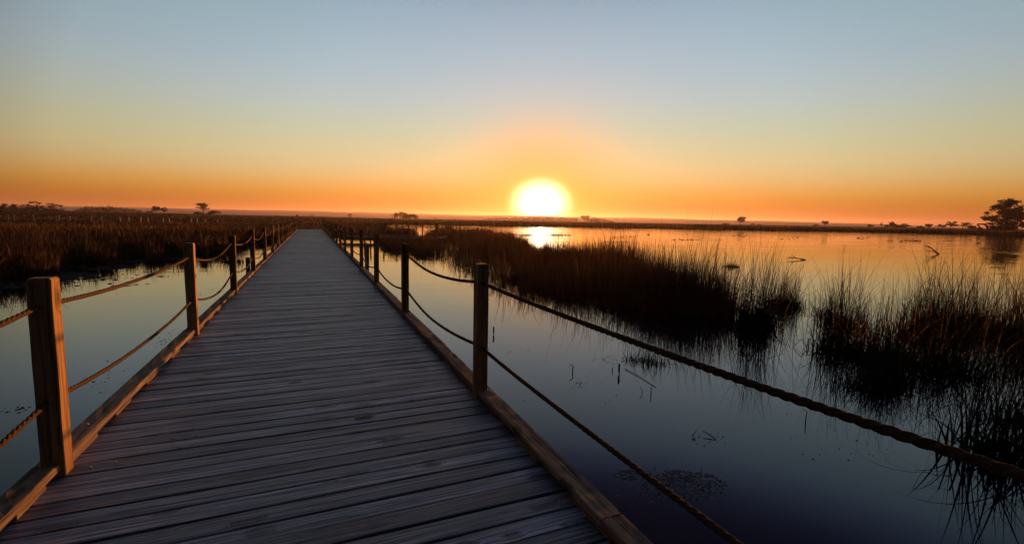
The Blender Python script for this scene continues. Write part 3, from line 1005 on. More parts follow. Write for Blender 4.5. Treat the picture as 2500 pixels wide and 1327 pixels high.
clump('weed_clump', 'dark rush tuft partly hidden by the third left post', 556, 584, 640, 0.7, 90, 'weed clump', lean=0.3, dens=0.9, wmul=1.6, group=G2)

# low strips of reeds far out in front of the sun
G3 = 'low reed strips across the sun glitter'
clump('reed_strip', 'low reed strip crossing left of the sun reflection', 1236, 1305, 574, 0.62, 100, 'reed strip', lean=0.3, dens=1.2, spread=0.06, wmul=3, group=G3)
clump('reed_strip', 'low reed strip right of the sun reflection with a taller tuft', 1325, 1392, 574, 0.7, 110, 'reed strip', lean=0.3, dens=1.2, spread=0.06, wmul=3, group=G3)
clump('reed_strip', 'thin dark floating strip behind the reed tips right of the sun', 1468, 1542, 590, 0.2, 70, 'reed strip', lean=0.9, dens=2.0, spread=0.06, wmul=3, group=G3)

# single bent stalks standing in the near water
def stalk(label, pts, r=0.008, head=None):
    """pts: (photo column, waterline row, height above the water)"""
    P = []
    foot = at(pts[0][0], pts[0][1])
    D0 = foot.dot(HF)
    for (px, py, hh) in pts:
        q = at(px, py)
        P.append(np.array([q[0], q[1], WATER + hh]))
    P = np.array(P)
    c = P[0].copy(); c[2] = WATER
    mb = MB()
    pts2 = np.array([np.array([np.interp(t, np.linspace(0, 1, len(P)), P[:, k]) for k in range(3)]) for t in np.linspace(0, 1, (len(P) - 1) * 3 + 1)])
    pts2[0][2] -= 0.08
    mb.tube(pts2 - c, np.linspace(r, r * 0.55, len(pts2)), 5)
    if head is not None:
        e = pts2[-1] - c
        mb.tube([e - np.array([0, 0, 0.02]), e, e + np.array([0, 0, 0.09]), e + np.array([0, 0, 0.11])], [0.004, 0.013, 0.013, 0.004], 6)
    o = mb.build('reed_stalk', M['dead'], None, c)
    tag(o, label, 'reed stalk', 'broken reed stalks standing in the near water')


stalk('thick short stalk with a bent tip in the middle of the near water', [(1397, 908, 0.0), (1399, 908, 0.08), (1391, 908, 0.11)])
stalk('long arched stalk dipping back into the water near the short stubs', [(1524, 901, 0.0), (1530, 903, 0.010), (1560, 919, 0.010), (1602, 946, 0.002)], 0.006)
stalk('leftmost upright stub of the row near the arched stalk', [(1495, 905, 0.0), (1495, 905, 0.05)])
stalk('stub with a fat head in the row near the arched stalk', [(1512, 912, 0.0), (1511, 912, 0.03)], 0.006, 1)
stalk('elbow shaped stalk standing below the arched stalk', [(1570, 959, 0.0), (1562, 959, 0.07)], 0.005)
stalk('upright blade to the right of the elbow shaped stalk', [(1589, 962, 0.0), (1589, 962, 0.09)], 0.007)
stalk('cattail stub near the shaded post top rope', [(1206, 816, 0.0), (1205, 816, 0.03)], 0.006, 1)
stalk('left stalk bent into a small triangle with its reflection', [(1700, 1071, 0.0), (1689, 1068, 0.012), (1700, 1062, 0.05)], 0.005)
stalk('right stalk bent into a small triangle with its reflection', [(1753, 1074, 0.0), (1732, 1066, 0.02), (1716, 1060, 0.035)], 0.006)
stalk('thin upright stalk beside the pale floating weed mat', [(1713, 1156, 0.0), (1711, 1156, 0.05)], 0.003)
stalk('upright blade just below the thick rope, right part of the water', [(1966, 1030, 0.0), (1968, 1030, 0.12)], 0.006)
stalk('crescent stalk curving out of the open pond', [(2059, 607, 0.0), (2064, 607, 0.12), (2061, 607, 0.3), (2054, 607, 0.38)], 0.016)


# dead branches lying in the pond
def branch(name, label, foot, tip_px, tip_h, twigs, r):
    c = at(*foot)
    e = at(tip_px, foot[1]); e = np.array([e[0], e[1], WATER + tip_h])
    mb = MB()
    d_ = e - c
    T_ = np.linspace(-0.06, 1, 9)
    bow = np.array([0, 0, 0.05 * np.linalg.norm(d_)])
    P = [d_ * t + bow * math.sin(math.pi * max(t, 0)) for t in T_]
    mb.tube(P, np.linspace(r, r * 0.25, 9), 6)
    for (t, dx, dz, l) in twigs:
        s = d_ * t + bow * math.sin(math.pi * t)
        side = np.array([CR[0], CR[1], 0]) * dx + np.array([0, 0, dz]) + np.array([HF[0], HF[1], 0]) * random.uniform(-.3, .3)
        mid = s + side * l * 0.5 + np.array([0, 0, 0.04 * l])
        mb.tube([s, mid, s + side * l], [r * 0.4, r * 0.28, r * 0.12], 5)
    o = mb.build(name, M['dead'], None, c)
    tag(o, label, 'branch', 'dead branches in the pond')


branch('dead_branch', 'dead branch rising from the pond with fanned twigs, near the big tree reflection', (2291, 620), 2255, 0.66,
       [(0.15, -1, 0.25, 0.55), (0.2, -1, 0.1, 0.8), (0.25, -1, -0.02, 0.7), (0.5, -0.7, 0.5, 0.4), (0.6, -0.8, 0.2, 0.5), (0.1, -1, 0.02, 0.9)], 0.06)
branch('dead_branch', 'flat dead branch floating with low twigs in the middle of the open pond', (1964, 634), 1919, 0.06,
       [(0.3, -0.9, 0.2, 0.5), (0.45, -0.8, 0.5, 0.4), (0.6, -0.9, 0.15, 0.4), (0.4, -1, 0.05, 0.6), (0.2, 0.6, 0.12, 0.3)], 0.035)

# duck swimming on the open pond
c = at(1583, 572.5)
root = empty('duck', (c[0], c[1], WATER), math.atan2(CR[1], CR[0]))
tag(root, 'small dark duck swimming on the open pond right of the sun', 'duck')
mb = MB()
mb.tube([(-0.24, 0, 0.10), (-0.16, 0, 0.06), (-0.04, 0, 0.05), (0.08, 0, 0.055), (0.15, 0, 0.09), (0.18, 0, 0.17), (0.19, 0, 0.22), (0.23, 0, 0.235), (0.26, 0, 0.22)],
        [0.01, 0.06, 0.10, 0.09, 0.055, 0.035, 0.04, 0.038, 0.015], 10)
mb.build('body', M['feather'], root, smooth=True)
mb = MB(); mb.tube([(0.25, 0, 0.22), (0.29, 0, 0.21), (0.31, 0, 0.205)], [0.014, 0.014, 0.008], 6)
mb.build('beak', M['beak'], root)


# floating mats of algae and leaves
def mats(label, polys, n_, s0, s1, zoff, name='algae', mat='weed'):
    Vs, Ts = [], []
    for (px0, px1, py0, py1, wgt) in polys:
        for _ in range(int(n_ * wgt)):
            u, v = random.uniform(-1, 1), random.uniform(-1, 1)
            if u * u + v * v > 1: continue
            px, py = (px0 + px1) / 2 + u * (px1 - px0) / 2, (py0 + py1) / 2 + v * (py1 - py0) / 2
            p = at(px, py)
            r = random.uniform(s0, s1)
            k = random.randint(6, 8)
            b0 = len(Vs)
            st = random.uniform(0.5, 1.6)
            dome = random.uniform(0.0, 0.25) * r
            Vs.append((p[0], p[1], WATER + zoff + dome))
            ro = random.uniform(0, 6)
            for q in range(k):
                a = 6.283 * q / k
                rr = r * random.uniform(0.6, 1.15)
                x_, y_ = math.cos(a) * rr * st, math.sin(a) * rr
                Vs.append((p[0] + x_ * math.cos(ro) - y_ * math.sin(ro), p[1] + x_ * math.sin(ro) + y_ * math.cos(ro), WATER - 0.003))
            for q in range(k):
                Ts.append((b0, b0 + 1 + q, b0 + 1 + (q + 1) % k))
    o = link(name, np_mesh(name, Vs, np.array(Ts)), M[mat])
    tag(o, label, 'algae', kind='stuff')


mats('pale floating weed mat in the dark near water below the lower right rope', [(1565, 1775, 1150, 1222, 0.75), (1500, 1590, 1145, 1172, 0.2), (1600, 1700, 1145, 1190, 0.2), (1500, 1780, 1140, 1250, 0.06)], 1000, 0.006, 0.022, 0.004, mat='scum')
mats('floating algae and dead leaves along the front of the left reeds', [(-60, 120, 684, 704, 0.3), (110, 240, 664, 684, 0.25), (180, 330, 645, 658, 0.3), (240, 360, 631, 641, 0.4), (330, 450, 628, 634, 0.2), (560, 640, 575, 592, 0.2), (90, 420, 640, 700, 0.12)], 800, 0.03, 0.13, 0.008)
mats('scattered leaf scraps drifting on the near water right of the shaded post', [(1465, 1525, 865, 890, 0.3), (1200, 1560, 800, 1000, 0.25), (1900, 2300, 880, 1150, 0.35), (1390, 1430, 930, 950, 0.1), (1660, 1790, 1050, 1090, 0.15), (1150, 1250, 820, 900, 0.1)], 260, 0.006, 0.018, 0.003)
mats('thin drifting scum lines on the water beside the left railing', [(380, 470, 800, 900, 0.4), (200, 330, 880, 960, 0.1), (480, 600, 700, 740, 0.3), (0, 90, 990, 1010, 0.1), (600, 650, 640, 680, 0.2)], 320, 0.008, 0.03, 0.003)
mats('flat lily and weed patches far out on the open pond', [(2350, 2440, 575, 600, 0.2), (2080, 2120, 578, 584, 0.15), (1640, 1710, 583, 586, 0.2), (1890, 1950, 576, 584, 0.15), (1480, 1560, 575, 580, 0.1), (2290, 2330, 586, 590, 0.1), (2190, 2240, 580, 584, 0.15), (1790, 1825, 572, 580, 0.1)], 220, 0.06, 0.3, 0.012)

# ------------------------------------------------------------------ posts in the far left marsh
PX = [18, 32, 80, 135, 142, 169, 222, 246, 292, 313, 342, 360, 397, 412, 466, 480, 501, 530]
ordn = ['first', 'second', 'third', 'fourth', 'fifth', 'sixth', 'seventh', 'eighth', 'ninth', 'tenth', 'eleventh', 'twelfth', 'thirteenth', 'fourteenth', 'fifteenth', 'sixteenth', 'seventeenth', 'last']
for k, px in enumerate(PX):
    D = 92 + 0.05 * px
    p = far(px, D)
    top = 1.5 - (6.5 + 0.004 * px) * D / FPX + random.uniform(-0.12, 0.06)
    o = link('marsh_post', post_mesh('marsh_post', top + 0.4, 0.2, k + 200), M['pale_post'], None, (p[0], p[1], -0.4))
    o.rotation_euler = (random.uniform(-0.05, 0.05), random.uniform(-0.05, 0.05), R(-15) + random.uniform(-.1, .1))
    tag(o, 'thin pale post in the left reeds, %s of the row counted from the left' % ordn[k], 'post', 'row of pale posts in the left marsh')
random.seed(21)


# ------------------------------------------------------------------ trees
def leaves_in(cl, n_, size, flat=1.0):
    """leaf-sized quads scattered through the volume of several clumps (centre, radii)"""
    vol = np.array([r[0] * r[1] * r[2] for _, r in cl]) ** 0.75
    pick = rng.choice(len(cl), n_, p=vol / vol.sum())
    C = np.array([c for c, _ in cl])[pick]
    Rr = np.array([r for _, r in cl])[pick]
    d_ = rng.normal(size=(n_, 3)); d_ /= np.linalg.norm(d_, axis=1)[:, None]
    rad = rng.random(n_) ** 0.45
    P = C + d_ * Rr * rad[:, None] * (1 + 0.15 * rng.normal(size=(n_, 1)))
    a = rng.normal(size=(n_, 3)); a /= np.linalg.norm(a, axis=1)[:, None]
    b_ = np.cross(a, rng.normal(size=(n_, 3))); b_ /= np.linalg.norm(b_, axis=1)[:, None]
    s = (size * rng.uniform(0.5, 1.2, n_))[:, None]
    b_[:, 2] *= flat
    V = np.stack([P - a * s, P + b_ * s * 0.6, P + a * s, P - b_ * s * 0.6], 1).reshape(-1, 3)
    F = np.arange(n_ * 4).reshape(-1, 4)
    return V, F, np.repeat(rng.random(n_), 4)


def tree(name, label, px, D, base_dz, top_py, width_px, style, n_=400, leaf=0.45, group=None):
    z0 = float(land_z(np.array([px]), np.array([D]))[0])
    if z0 < -1: z0 = -0.3
    z0 += base_dz
    p = far(px, D)
    H = 1.5 + (yh(px) - top_py) * D / FPX - z0
    Wd = width_px * D / FPX
    root = empty(name, (p[0], p[1], z0), -YAW)
    tag(root, label, 'tree', group)
    rr = random.Random(int(px * 3 + D))
    cl = []
    if style == 'umbrella':
        for k in range(7):
            cl.append(((rr.uniform(-0.36, 0.36) * Wd, rr.uniform(-0.3, 0.3) * Wd, H * rr.uniform(0.5, 0.92)), (Wd * 0.2, Wd * 0.2, H * 0.12)))
        cl.append(((0, 0, H * 0.92), (Wd * 0.3, Wd * 0.27, H * 0.1)))
        cl.append(((Wd * 0.25, 0, H * 0.55), (Wd * 0.24, Wd * 0.2, H * 0.09)))
        cl.append(((-Wd * 0.3, 0, H * 0.62), (Wd * 0.2, Wd * 0.18, H * 0.08)))
    elif style == 'round':
        cl.append(((0, 0, H * 0.62), (Wd * 0.36, Wd * 0.36, H * 0.3)))
        for k in range(9):
            a = rr.uniform(0, 6.28)
            q = rr.uniform(0.15, 0.36)
            cl.append(((math.cos(a) * Wd * q, math.sin(a) * Wd * q, H * rr.uniform(0.4, 0.86)), (Wd * 0.2, Wd * 0.2, H * 0.16)))
    elif style == 'dense':
        for k in range(10):
            u = rr.uniform(-1, 1)
            cl.append(((u * Wd * 0.4, rr.uniform(-0.25, 0.25) * Wd, H * (0.22 + 0.58 * (1 - u * u * 0.7) * rr.uniform(0.1, 1.0))), (Wd * 0.2, Wd * 0.2, H * 0.24)))
    elif style == 'spread':
        for k in range(11):
            u = rr.uniform(-1, 1)
            cl.append(((u * Wd * 0.42, rr.uniform(-0.3, 0.3) * Wd, H * rr.uniform(0.45, 0.88) * (1 - 0.25 * abs(u))), (Wd * 0.17, Wd * 0.17, H * 0.13)))
    elif style == 'bare':
        for k in range(6):
            cl.append(((rr.uniform(-0.35, 0.35) * Wd, rr.uniform(-0.3, 0.3) * Wd, H * rr.uniform(0.45, 0.95)), (Wd * 0.2, Wd * 0.2, H * 0.09)))
    mb = MB()
    tr = max(0.12, H * 0.028)
    zt = H * (0.55 if style != 'dense' else 0.35)
    mb.tube([(0, 0, -0.5), (rr.uniform(-.02, .02) * H, 0, zt * 0.5), (rr.uniform(-.03, .03) * H, 0, zt), (0, 0, H * 0.85)], [tr * 1.25, tr, tr * 0.7, tr * 0.2], 7)
    for (c, r_) in cl:
        c = np.array(c)
        s = np.array([0, 0, min(zt, c[2] * 0.7)])
        mid = (s + c) / 2 + np.array([0, 0, -0.03 * H])
        mb.tube([s, mid, c], [tr * 0.45, tr * 0.3, tr * 0.08], 5)
    mb.build('trunk', M['bark'], root)
    V, F, T = leaves_in(cl, int(n_ * 1.6), leaf * 1.15, 0.5 if style in ('umbrella', 'spread', 'bare') else 1.0)
    link('crown', np_mesh('crown', V, F, attrs={'tone': T}), M['leaf'], root)
    return root


GT = 'trees on the far marsh horizon'
# right side
def big_tree():
    px, D = 2452, 178.0
    z0 = -0.2
    p = far(px, D)
    root = empty('tree', (p[0], p[1], z0), -YAW)
    tag(root, 'largest tree, broad and dark on the far right bank beside the excavator', 'tree', GT)
    s = D / FPX          # metres per photo pixel here
    y0 = yh(px)
    def q(dx, py, dy=0): return ((dx - 4 - px) * s, dy, 1.5 + (y0 - py) * s - z0)
    cl = []
    rr = random.Random(4)
    for (x, y_, rx, rz) in [(2460, 500, 17, 12), (2478, 512, 12, 11), (2442, 505, 10, 8), (2456, 493, 8, 5), (2466, 494, 6, 5), (2462, 522, 24, 15), (2484, 530, 11, 11), (2436, 512, 9, 9),
                            (2425, 519, 8, 6), (2417, 530, 9, 5), (2424, 538, 11, 5), (2411, 538, 6, 3), (2444, 534, 13, 9), (2466, 545, 20, 13), (2488, 548, 8, 8), (2430, 546, 7, 3),
                            (2458, 557, 16, 6), (2486, 520, 9, 6), (2494, 535, 5, 4), (2428, 552, 8, 4), (2478, 556, 12, 6), (2432, 503, 5, 6), (2446, 556, 9, 5)]:
        for k in range(3):
            cl.append((q(x + rr.uniform(-.4, .4) * rx, y_ + rr.uniform(-.4, .4) * rz, rr.uniform(-3, 3)), (rx * s * 0.66, rx * s * 0.66 + 0.5, rz * s * 0.85)))
    mb = MB()
    mb.tube([(0.4, 0, -0.6), (0.5, 0, 2), (0.3, 0, 5), (0.8, 0, 8.5)], [0.6, 0.5, 0.38, 0.12], 8)
    for (c, r_) in cl[::2]:
        c = np.array(c); st = np.array([0.4, 0, min(5.5, max(0.8, c[2] * 0.55))])
        mb.tube([st, (st + c) / 2 + np.array([0, 0, -0.4]), c], [0.2, 0.12, 0.03], 5)
    for (x, y_) in [(2418, 502), (2421, 497), (2428, 490), (2446, 484), (2455, 483), (2497, 519), (2405, 541), (2407, 546), (2497, 548), (2495, 555)]:
        c = np.array(q(x, y_)); st = c * np.array([0.45, 1, 0.7]) + np.array([0, 0, 1.0])
        mb.tube([st, (st + c) / 2 + np.array([0, 0, 0.2]), c], [0.12, 0.07, 0.02], 5)
    mb.build('trunk', M['bark'], root)
    V, F, T = leaves_in(cl, 11000, 0.28)
    link('crown', np_mesh('crown', V, F, attrs={'tone': T}), M['leaf'], root)


big_tree()
tree('tree', 'lone round tree above the far bank, right of the reed bed', 1808, 380, 0, 528, 23, 'round', 700, 0.34, GT)
tree('tree', 'small paired low tree just left of the lone round tree', 1772, 520, 0, 543, 20, 'dense', 160, 0.5, GT)
tree('tree', 'tiny pale bush tree just right of the lone round tree', 1838, 560, 0, 544.5, 11, 'dense', 90, 0.5, GT)
tree('tree', 'second tiny bush tree to the right of the lone round tree', 1853, 560, 0, 546.5, 13, 'dense', 90, 0.5, GT)
tree('tree', 'small upright tree with a lower side branch, alone above the right far bank', 2014, 400, 0, 537.5, 17, 'round', 360, 0.34, GT)
tree('tree', 'low bush tree left of the small upright tree', 1993, 430, 0, 547, 14, 'dense', 120, 0.45, GT)
tree('tree', 'leftmost low bush of the right-hand tree group', 2123, 360, 0, 546.5, 16, 'dense', 160, 0.4, GT)
tree('tree', 'thin bare topped tree in the right-hand tree group', 2152, 350, 0, 540, 10, 'bare', 60, 0.35, GT)
tree('tree', 'rounded tall tree in the middle of the right-hand tree group', 2174, 345, 0, 540, 26, 'dense', 420, 0.4, GT)
tree('tree', 'broad low tree at the right end of the right-hand tree group', 2208, 345, 0, 545, 34, 'dense', 420, 0.4, GT)
tree('tree', 'small wedge shaped bush between the right-hand tree groups', 2247, 330, 0, 549, 16, 'dense', 180, 0.38, GT)
tree('tree', 'small square bush tree right of the wedge shaped bush', 2266, 330, 0, 546, 15, 'round', 220, 0.36, GT)
tree('tree', 'small sloping tree at the left of the umbrella shaped pair', 2300, 320, 0, 545, 22, 'spread', 220, 0.36, GT)
tree('tree', 'umbrella shaped tree, darker one of the pair near the excavator', 2320, 320, 0, 538, 30, 'spread', 420, 0.36, GT)
tree('tree', 'loose open umbrella shaped tree right of its darker neighbour', 2350, 320, 0, 539.5, 28, 'spread', 260, 0.36, GT)
tree('tree', 'small rounded bush tree just left of the excavator', 2374, 300, 0, 547, 18, 'dense', 260, 0.34, GT)
# near the sun and centre
tree('tree', 'hazy round tree standing right of the sun', 1427, 700, 0, 525, 26, 'round', 340, 0.6, GT)
tree('tree', 'small hazy tree on the hills line just before the sun', 1062, 900, 0, 531, 8, 'bare', 40, 0.6, GT)
tree('tree', 'left dark tree with a flat layered top in the middle pair', 978, 360, 0, 514.5, 38, 'dense', 520, 0.4, GT)
tree('tree', 'right rounded tree in the middle pair, sloping to the right', 1001, 365, 0, 519, 34, 'dense', 480, 0.4, GT)
tree('tree', 'small flat topped tree alone left of the middle pair', 855, 420, 0, 521.5, 10, 'umbrella', 90, 0.4, GT)
tree('tree', 'tiny tree straight above the end of the boardwalk', 726, 520, 0, 523.5, 7, 'round', 60, 0.45, GT)
tree('tree', 'faint tiny bush tree right of the boardwalk end', 760, 620, 0, 525.5, 9, 'bare', 40, 0.5, GT)
# left side
tree('tree', 'tall flat topped pine with open layers, tallest on the left horizon', 497, 330, 0, 495.5, 36, 'umbrella', 620, 0.36, GT)
tree('tree', 'rounded bushy tree at the right foot of the tall pine', 522, 335, 0, 511, 40, 'dense', 380, 0.36, GT)
tree('tree', 'low dark bush at the left foot of the tall pine', 484, 330, 0, 516, 28, 'dense', 300, 0.36, GT)
tree('tree', 'upright dark tree of the close pair left of the tall pine', 381, 360, 0, 503, 21, 'round', 380, 0.38, GT)
tree('tree', 'lighter leaning tree of the close pair left of the tall pine', 401, 365, 0, 505, 17, 'round', 200, 0.38, GT)
tree('tree', 'small bush left of the close pair of trees', 366, 370, 0, 513, 12, 'dense', 110, 0.38, GT)
tree('tree', 'leftmost rounded tree on the horizon', 11, 300, 0, 496, 20, 'dense', 300, 0.36, GT)
tree('tree', 'second rounded tree from the left on the horizon', 34, 300, 0, 496, 24, 'dense', 300, 0.36, GT)
tree('tree', 'wide tree beside the spreading flat tree on the left', 68, 300, 0, 495, 34, 'dense', 420, 0.36, GT)
tree('tree', 'tall open tree with spreading flat branches far left', 93, 290, 0, 489, 30, 'bare', 190, 0.34, GT)
tree('tree', 'small umbrella tree right of the tall open far left tree', 127, 290, 0, 496.5, 24, 'umbrella', 240, 0.34, GT)
tree('tree', 'thin bare tree at the right end of the far left dark mound', 151, 290, 0, 500.5, 14, 'bare', 70, 0.34, GT)


# far-off woods reading as one mass
def wood_band(label, px0, px1, D, tops, n_, leaf):
    cl = []
    mb = MB()
    px = px0
    while px < px1:
        z0 = float(land_z(np.array([px]), np.array([D]))[0])
        H = 1.5 + (yh(px) - interp(px, tops)) * D / FPX - z0
        H = max(H, 1.0) * random.uniform(0.95, 1.2)
        p = far(px, D + random.uniform(-8, 8), z0)
        r = max(1.6, H * 0.45)
        cl.append(((p[0], p[1], z0 + H * 0.62), (r, r, H * 0.38)))
        cl.append(((p[0], p[1], z0 + H * 0.25), (r, r, H * 0.3)))
        px += r * 1.1 * FPX / D * random.uniform(0.7, 1.2)
    V, F, T = leaves_in(cl, n_, leaf)
    o = link('woodland', np_mesh('woodland', V, F, attrs={'tone': T}), M['leaf'])
    tag(o, label, 'woodland', kind='stuff')


wood_band('dark level woodland strip on the left horizon', 185, 345, 420, [(185, 512), (200, 507), (215, 505), (255, 503.5), (300, 507), (325, 510), (345, 514)], 2600, 0.5)
wood_band('low dark thicket at the foot of the far left trees', -40, 158, 285, [(-40, 504), (20, 507), (100, 504.5), (125, 507.5), (158, 513)], 2400, 0.45)
wood_band('low hazy woodland right of the sun', 1436, 1500, 720, [(1436, 531), (1455, 531), (1475, 534), (1500, 540)], 900, 0.8)
wood_band('hazy tree line straight under the sun', 1180, 1410, 1100, [(1180, 533), (1215, 530), (1300, 529), (1410, 531)], 2600, 1.1)

# ------------------------------------------------------------------ excavator beside the big tree
D = 176.0
s = D / FPX
ex0 = far(2422, D)
y0 = yh(2422)
z0 = -0.15
root = empty('excavator', (ex0[0], ex0[1], z0), -YAW)
tag(root, 'parked excavator with folded boom beside the largest tree on the far right bank', 'excavator')
def e(px, py): return ((px - 2422) * s, 1.5 + (y0 - py) * s - z0)


for yy in (-0.95, 0.65):
    mb = MB()
    prof = [(-1.5, 0.0), (-1.9, 0.25), (-1.9, 0.55), (-1.6, 0.8), (1.7, 0.8), (2.0, 0.55), (2.0, 0.25), (1.6, 0.0)]
    Vt = [(x, yy + dy, z) for dy in (0, 0.45) for (x, z) in prof]
    n_ = len(prof)
    mb.add(Vt, [(k, (k + 1) % n_, n_ + (k + 1) % n_, n_ + k) for k in range(n_)] + [(0, 1, 2, 3), (0, 3, 4, 7), (4, 5, 6, 7), (8, 11, 10, 9), (8, 15, 12, 11), (12, 15, 14, 13)])
    mb.build('track', M['steel'], root)
mb = MB(); mb.box(-1.0, 2.3, -1.1, 1.1, 0.92, 1.75, 0.12)
body = mb.build('body', M['paint'], root)
mb = MB(); mb.box(1.1, 2.45, -1.05, 1.05, 1.0, 2.05, 0.15)
mb.build('counterweight', M['steel'], root)
mb = MB(); mb.box(-0.9, 0.5, -1.05, 0.05, 1.755, 2.75, 0.12)
cab = mb.build('cab', M['paint'], root)
mb = MB(); mb.box(-0.93, 0.2, -1.075, -1.055, 1.95, 2.6)
mb.build('window', M['glass'], cab)
bx0, bz0 = e(2415, 556); bx1, bz1 = e(2407, 547.5); bx2, bz2 = e(2388, 547.5)
mb = MB(); mb.tube([(bx0, 0.4, bz0 - 0.3), (bx1 + 0.3, 0.4, bz1 - 0.25), (bx1 - 0.6, 0.4, bz1), (bx2, 0.4, bz2)], [0.38, 0.36, 0.3, 0.2], 6)
mb.build('boom', M['paint'], root)
ax, az_ = e(2396, 557)
mb = MB(); mb.tube([(bx2 - 0.2, 0.4, bz2 + 0.05), ((bx2 + ax) / 2, 0.4, (bz2 + az_) / 2), (ax, 0.4, az_)], [0.18, 0.26, 0.18], 6)
mb.build('stick', M['paint'], root)
mb = MB()
prof = [(ax - 0.5, az_ + 0.2), (ax - 0.55, az_ - 0.7), (ax - 0.1, az_ - 1.05), (ax + 0.55, az_ - 0.85), (ax + 0.6, az_ - 0.2), (ax + 0.2, az_ + 0.2)]
Vt = [(x, 0.4 + dy, z) for dy in (-0.5, 0.5) for (x, z) in prof]
mb.add(Vt, [(k, (k + 1) % 6, 6 + (k + 1) % 6, 6 + k) for k in range(6)] + [(0, 1, 2, 5), (2, 3, 4, 5), (6, 11, 8, 7), (8, 11, 10, 9)])
mb.build('bucket', M['steel'], root)

# ------------------------------------------------------------------ haze: one even box of air
HAZE = 1.0e-4
m = bpy.data.materials.new('haze_air'); m.use_nodes = True
nt = m.node_tree
for n_ in list(nt.nodes):
    if n_.type == 'BSDF_PRINCIPLED': nt.nodes.remove(n_)
pv = nt.nodes.new('ShaderNodeVolumePrincipled')
pv.inputs['Color'].default_value = (0.95, 0.80, 0.88, 1)
pv.inputs['Density'].default_value = HAZE
pv.inputs['Anisotropy'].default_value = 0.6
nt.links.new(pv.outputs[0], nt.nodes['Material Output'].inputs['Volume'])
mb = MB(); mb.box(-2900, 6200, -8, 5600, -2.6, 75)
o = mb.build('haze', m); tag(o, 'thin warm evening haze over the marsh', 'haze', kind='stuff')

# ------------------------------------------------------------------ sky
w = bpy.data.worlds.new("World"); sc.world = w; w.use_nodes = True
nt = w.node_tree
bg = nt.nodes['Background']; out = nt.nodes['World Output']
sky = N(nt, 'ShaderNodeTexSky'); sky.sky_type = 'NISHITA'; sky.sun_disc = False
sky.sun_elevation = SUN_EL; sky.sun_rotation = SUN_AZ
sky.air_density = 1.0; sky.dust_density = 3.0; sky.ozone_density = 1.5
NISH = 0.006
nt.links.new(sky.outputs[0], bg.inputs[0]); bg.inputs[1].default_value = NISH
EXM = 2.0 ** EXPO


def lin(c):
    return tuple(((x / 255) / 12.92 if x / 255 <= 0.04045 else ((x / 255 + 0.055) / 1.055) ** 2.4) for x in c)


tc = N(nt, 'ShaderNodeTexCoord')
sep = N(nt, 'ShaderNodeSeparateXYZ'); nt.links.new(tc.outputs['Generated'], sep.inputs[0])
zc = math_n(nt, 'ADD', math_n(nt, 'MULTIPLY', sep.outputs[2], 0.9), 0.1, True)
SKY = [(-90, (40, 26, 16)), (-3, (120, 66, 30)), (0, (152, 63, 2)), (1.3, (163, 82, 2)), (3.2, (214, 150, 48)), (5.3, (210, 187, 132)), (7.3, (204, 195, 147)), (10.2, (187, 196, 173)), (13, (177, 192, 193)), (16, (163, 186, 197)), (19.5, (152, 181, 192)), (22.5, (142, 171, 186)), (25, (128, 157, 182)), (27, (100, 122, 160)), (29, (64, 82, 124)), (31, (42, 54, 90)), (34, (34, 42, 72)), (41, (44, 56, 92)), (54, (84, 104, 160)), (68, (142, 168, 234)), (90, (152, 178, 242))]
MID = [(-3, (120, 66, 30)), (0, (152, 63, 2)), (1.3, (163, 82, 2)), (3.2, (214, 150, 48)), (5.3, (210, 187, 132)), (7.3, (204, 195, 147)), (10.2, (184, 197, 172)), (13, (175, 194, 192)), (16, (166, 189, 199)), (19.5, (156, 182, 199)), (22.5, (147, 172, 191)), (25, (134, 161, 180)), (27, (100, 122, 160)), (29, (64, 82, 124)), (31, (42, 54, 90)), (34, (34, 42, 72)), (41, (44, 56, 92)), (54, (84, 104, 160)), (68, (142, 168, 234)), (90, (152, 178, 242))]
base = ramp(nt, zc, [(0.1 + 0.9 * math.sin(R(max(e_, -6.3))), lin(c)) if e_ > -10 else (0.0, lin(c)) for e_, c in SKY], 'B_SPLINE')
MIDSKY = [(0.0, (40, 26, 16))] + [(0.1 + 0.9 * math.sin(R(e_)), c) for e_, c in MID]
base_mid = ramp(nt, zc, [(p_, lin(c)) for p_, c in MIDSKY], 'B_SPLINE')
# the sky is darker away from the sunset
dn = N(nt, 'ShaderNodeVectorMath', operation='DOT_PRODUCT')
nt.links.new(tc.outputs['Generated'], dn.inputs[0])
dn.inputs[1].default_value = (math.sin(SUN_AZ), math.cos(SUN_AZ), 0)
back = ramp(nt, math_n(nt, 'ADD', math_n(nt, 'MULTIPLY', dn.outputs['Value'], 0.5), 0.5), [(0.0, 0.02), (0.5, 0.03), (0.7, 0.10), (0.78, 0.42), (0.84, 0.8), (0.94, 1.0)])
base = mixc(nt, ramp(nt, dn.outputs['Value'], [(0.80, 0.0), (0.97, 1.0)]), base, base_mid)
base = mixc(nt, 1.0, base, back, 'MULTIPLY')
# the sun's aureole
ds = N(nt, 'ShaderNodeVectorMath', operation='DOT_PRODUCT')
nt.links.new(tc.outputs['Generated'], ds.inputs[0]); ds.inputs[1].default_value = tuple(sv)
th = math_n(nt, 'MULTIPLY', math_n(nt, 'ARCCOSINE', math_n(nt, 'MINIMUM', ds.outputs['Value'], 1.0)), 57.2958)


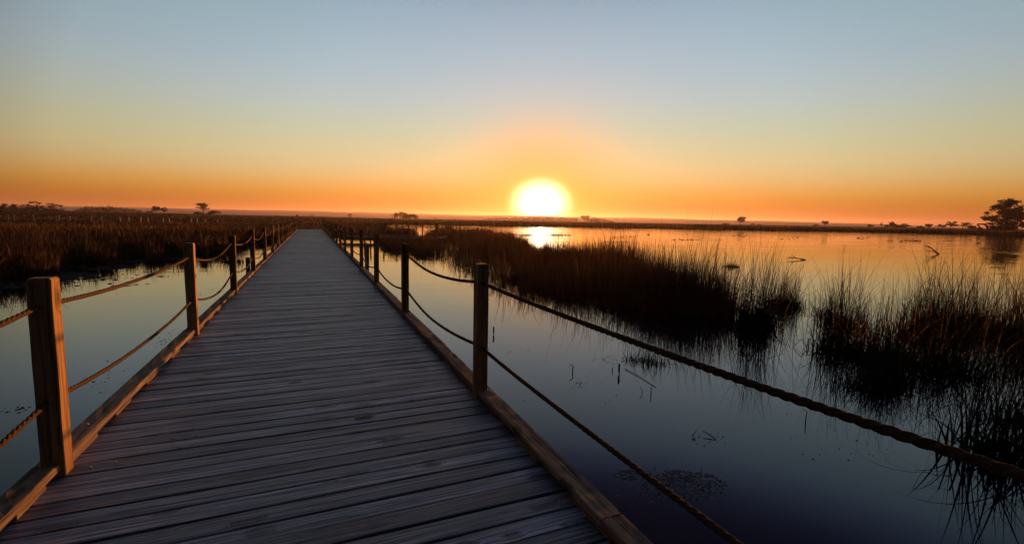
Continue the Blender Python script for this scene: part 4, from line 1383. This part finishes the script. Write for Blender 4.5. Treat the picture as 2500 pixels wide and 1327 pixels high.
# refraction flattens the sun's disc and the bright aureole
s_r = np.cross(sv, [0, 0, 1.0]); s_r /= np.linalg.norm(s_r); s_u = np.cross(s_r, sv)
dr = N(nt, 'ShaderNodeVectorMath', operation='DOT_PRODUCT'); du = N(nt, 'ShaderNodeVectorMath', operation='DOT_PRODUCT')
nt.links.new(tc.outputs['Generated'], dr.inputs[0]); nt.links.new(tc.outputs['Generated'], du.inputs[0])
dr.inputs[1].default_value = tuple(s_r); du.inputs[1].default_value = tuple(s_u * 1.25)
behind = math_n(nt, 'MULTIPLY', math_n(nt, 'LESS_THAN', ds.outputs['Value'], 0.3), 9.0)
th2 = math_n(nt, 'MULTIPLY', math_n(nt, 'ADD', behind, math_n(nt, 'SQRT', math_n(nt, 'ADD', math_n(nt, 'MULTIPLY', dr.outputs['Value'], dr.outputs['Value']),
      math_n(nt, 'MULTIPLY', du.outputs['Value'], du.outputs['Value'])))), 57.2958)


def glow(color, amp, sigma, power):
    x = math_n(nt, 'POWER', math_n(nt, 'DIVIDE', th2, sigma), power)
    g = math_n(nt, 'MULTIPLY', math_n(nt, 'EXPONENT', math_n(nt, 'MULTIPLY', x, -1.0)), amp)
    vm = N(nt, 'ShaderNodeVectorMath', operation='SCALE')
    vm.inputs[0].default_value = color
    nt.links.new(g, vm.inputs[3])
    return vm.outputs[0]


# warm light scattered round the sun takes over from the plain sky colour, then the bright aureole
fx = math_n(nt, 'MULTIPLY', math_n(nt, 'EXPONENT', math_n(nt, 'MULTIPLY', math_n(nt, 'POWER', math_n(nt, 'DIVIDE', th, 7.9), 2.3), -1.0)), 0.74)
tot = mixc(nt, fx, base, (1.15, 0.32, 0.045))
for gcfg in (((1.0, 0.55, 0.10), 0.16, 5.0, 4.0), ((1.0, 0.80, 0.42), 2.2, 3.3, 5.0), ((1.0, 0.9, 0.7), 6.0, 1.3, 2.0)):
    ad = N(nt, 'ShaderNodeVectorMath', operation='ADD')
    nt.links.new(tot, ad.inputs[0]); nt.links.new(glow(*gcfg), ad.inputs[1])
    tot = ad.outputs[0]
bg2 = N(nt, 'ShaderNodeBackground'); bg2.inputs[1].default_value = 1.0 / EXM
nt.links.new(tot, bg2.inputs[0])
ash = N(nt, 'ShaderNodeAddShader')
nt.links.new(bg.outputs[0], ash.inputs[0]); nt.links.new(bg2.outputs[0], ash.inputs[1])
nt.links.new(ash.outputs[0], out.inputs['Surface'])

# ------------------------------------------------------------------ sun lamp
sl = bpy.data.lights.new('sun', 'SUN'); sl.energy = 5.0; sl.angle = R(0.53); sl.color = (1.0, 0.33, 0.07)
so = bpy.data.objects.new('sun', sl); col.objects.link(so)
lv = ray(1320, 521)
so.rotation_euler = Vector(lv).to_track_quat('Z', 'Y').to_euler()
so.location = (0, 0, 50)

# ------------------------------------------------------------------ render settings
sc.view_settings.view_transform = 'Standard'
sc.view_settings.look = 'None'
sc.view_settings.exposure = EXPO
sc.view_settings.gamma = 1.0
sc.render.engine = 'CYCLES'
sc.cycles.use_denoising = True
sc.cycles.max_bounces = 6
sc.cycles.volume_bounces = 0
sc.cycles.caustics_reflective = False
sc.cycles.caustics_refractive = False
sc.cycles.sample_clamp_indirect = 4.0
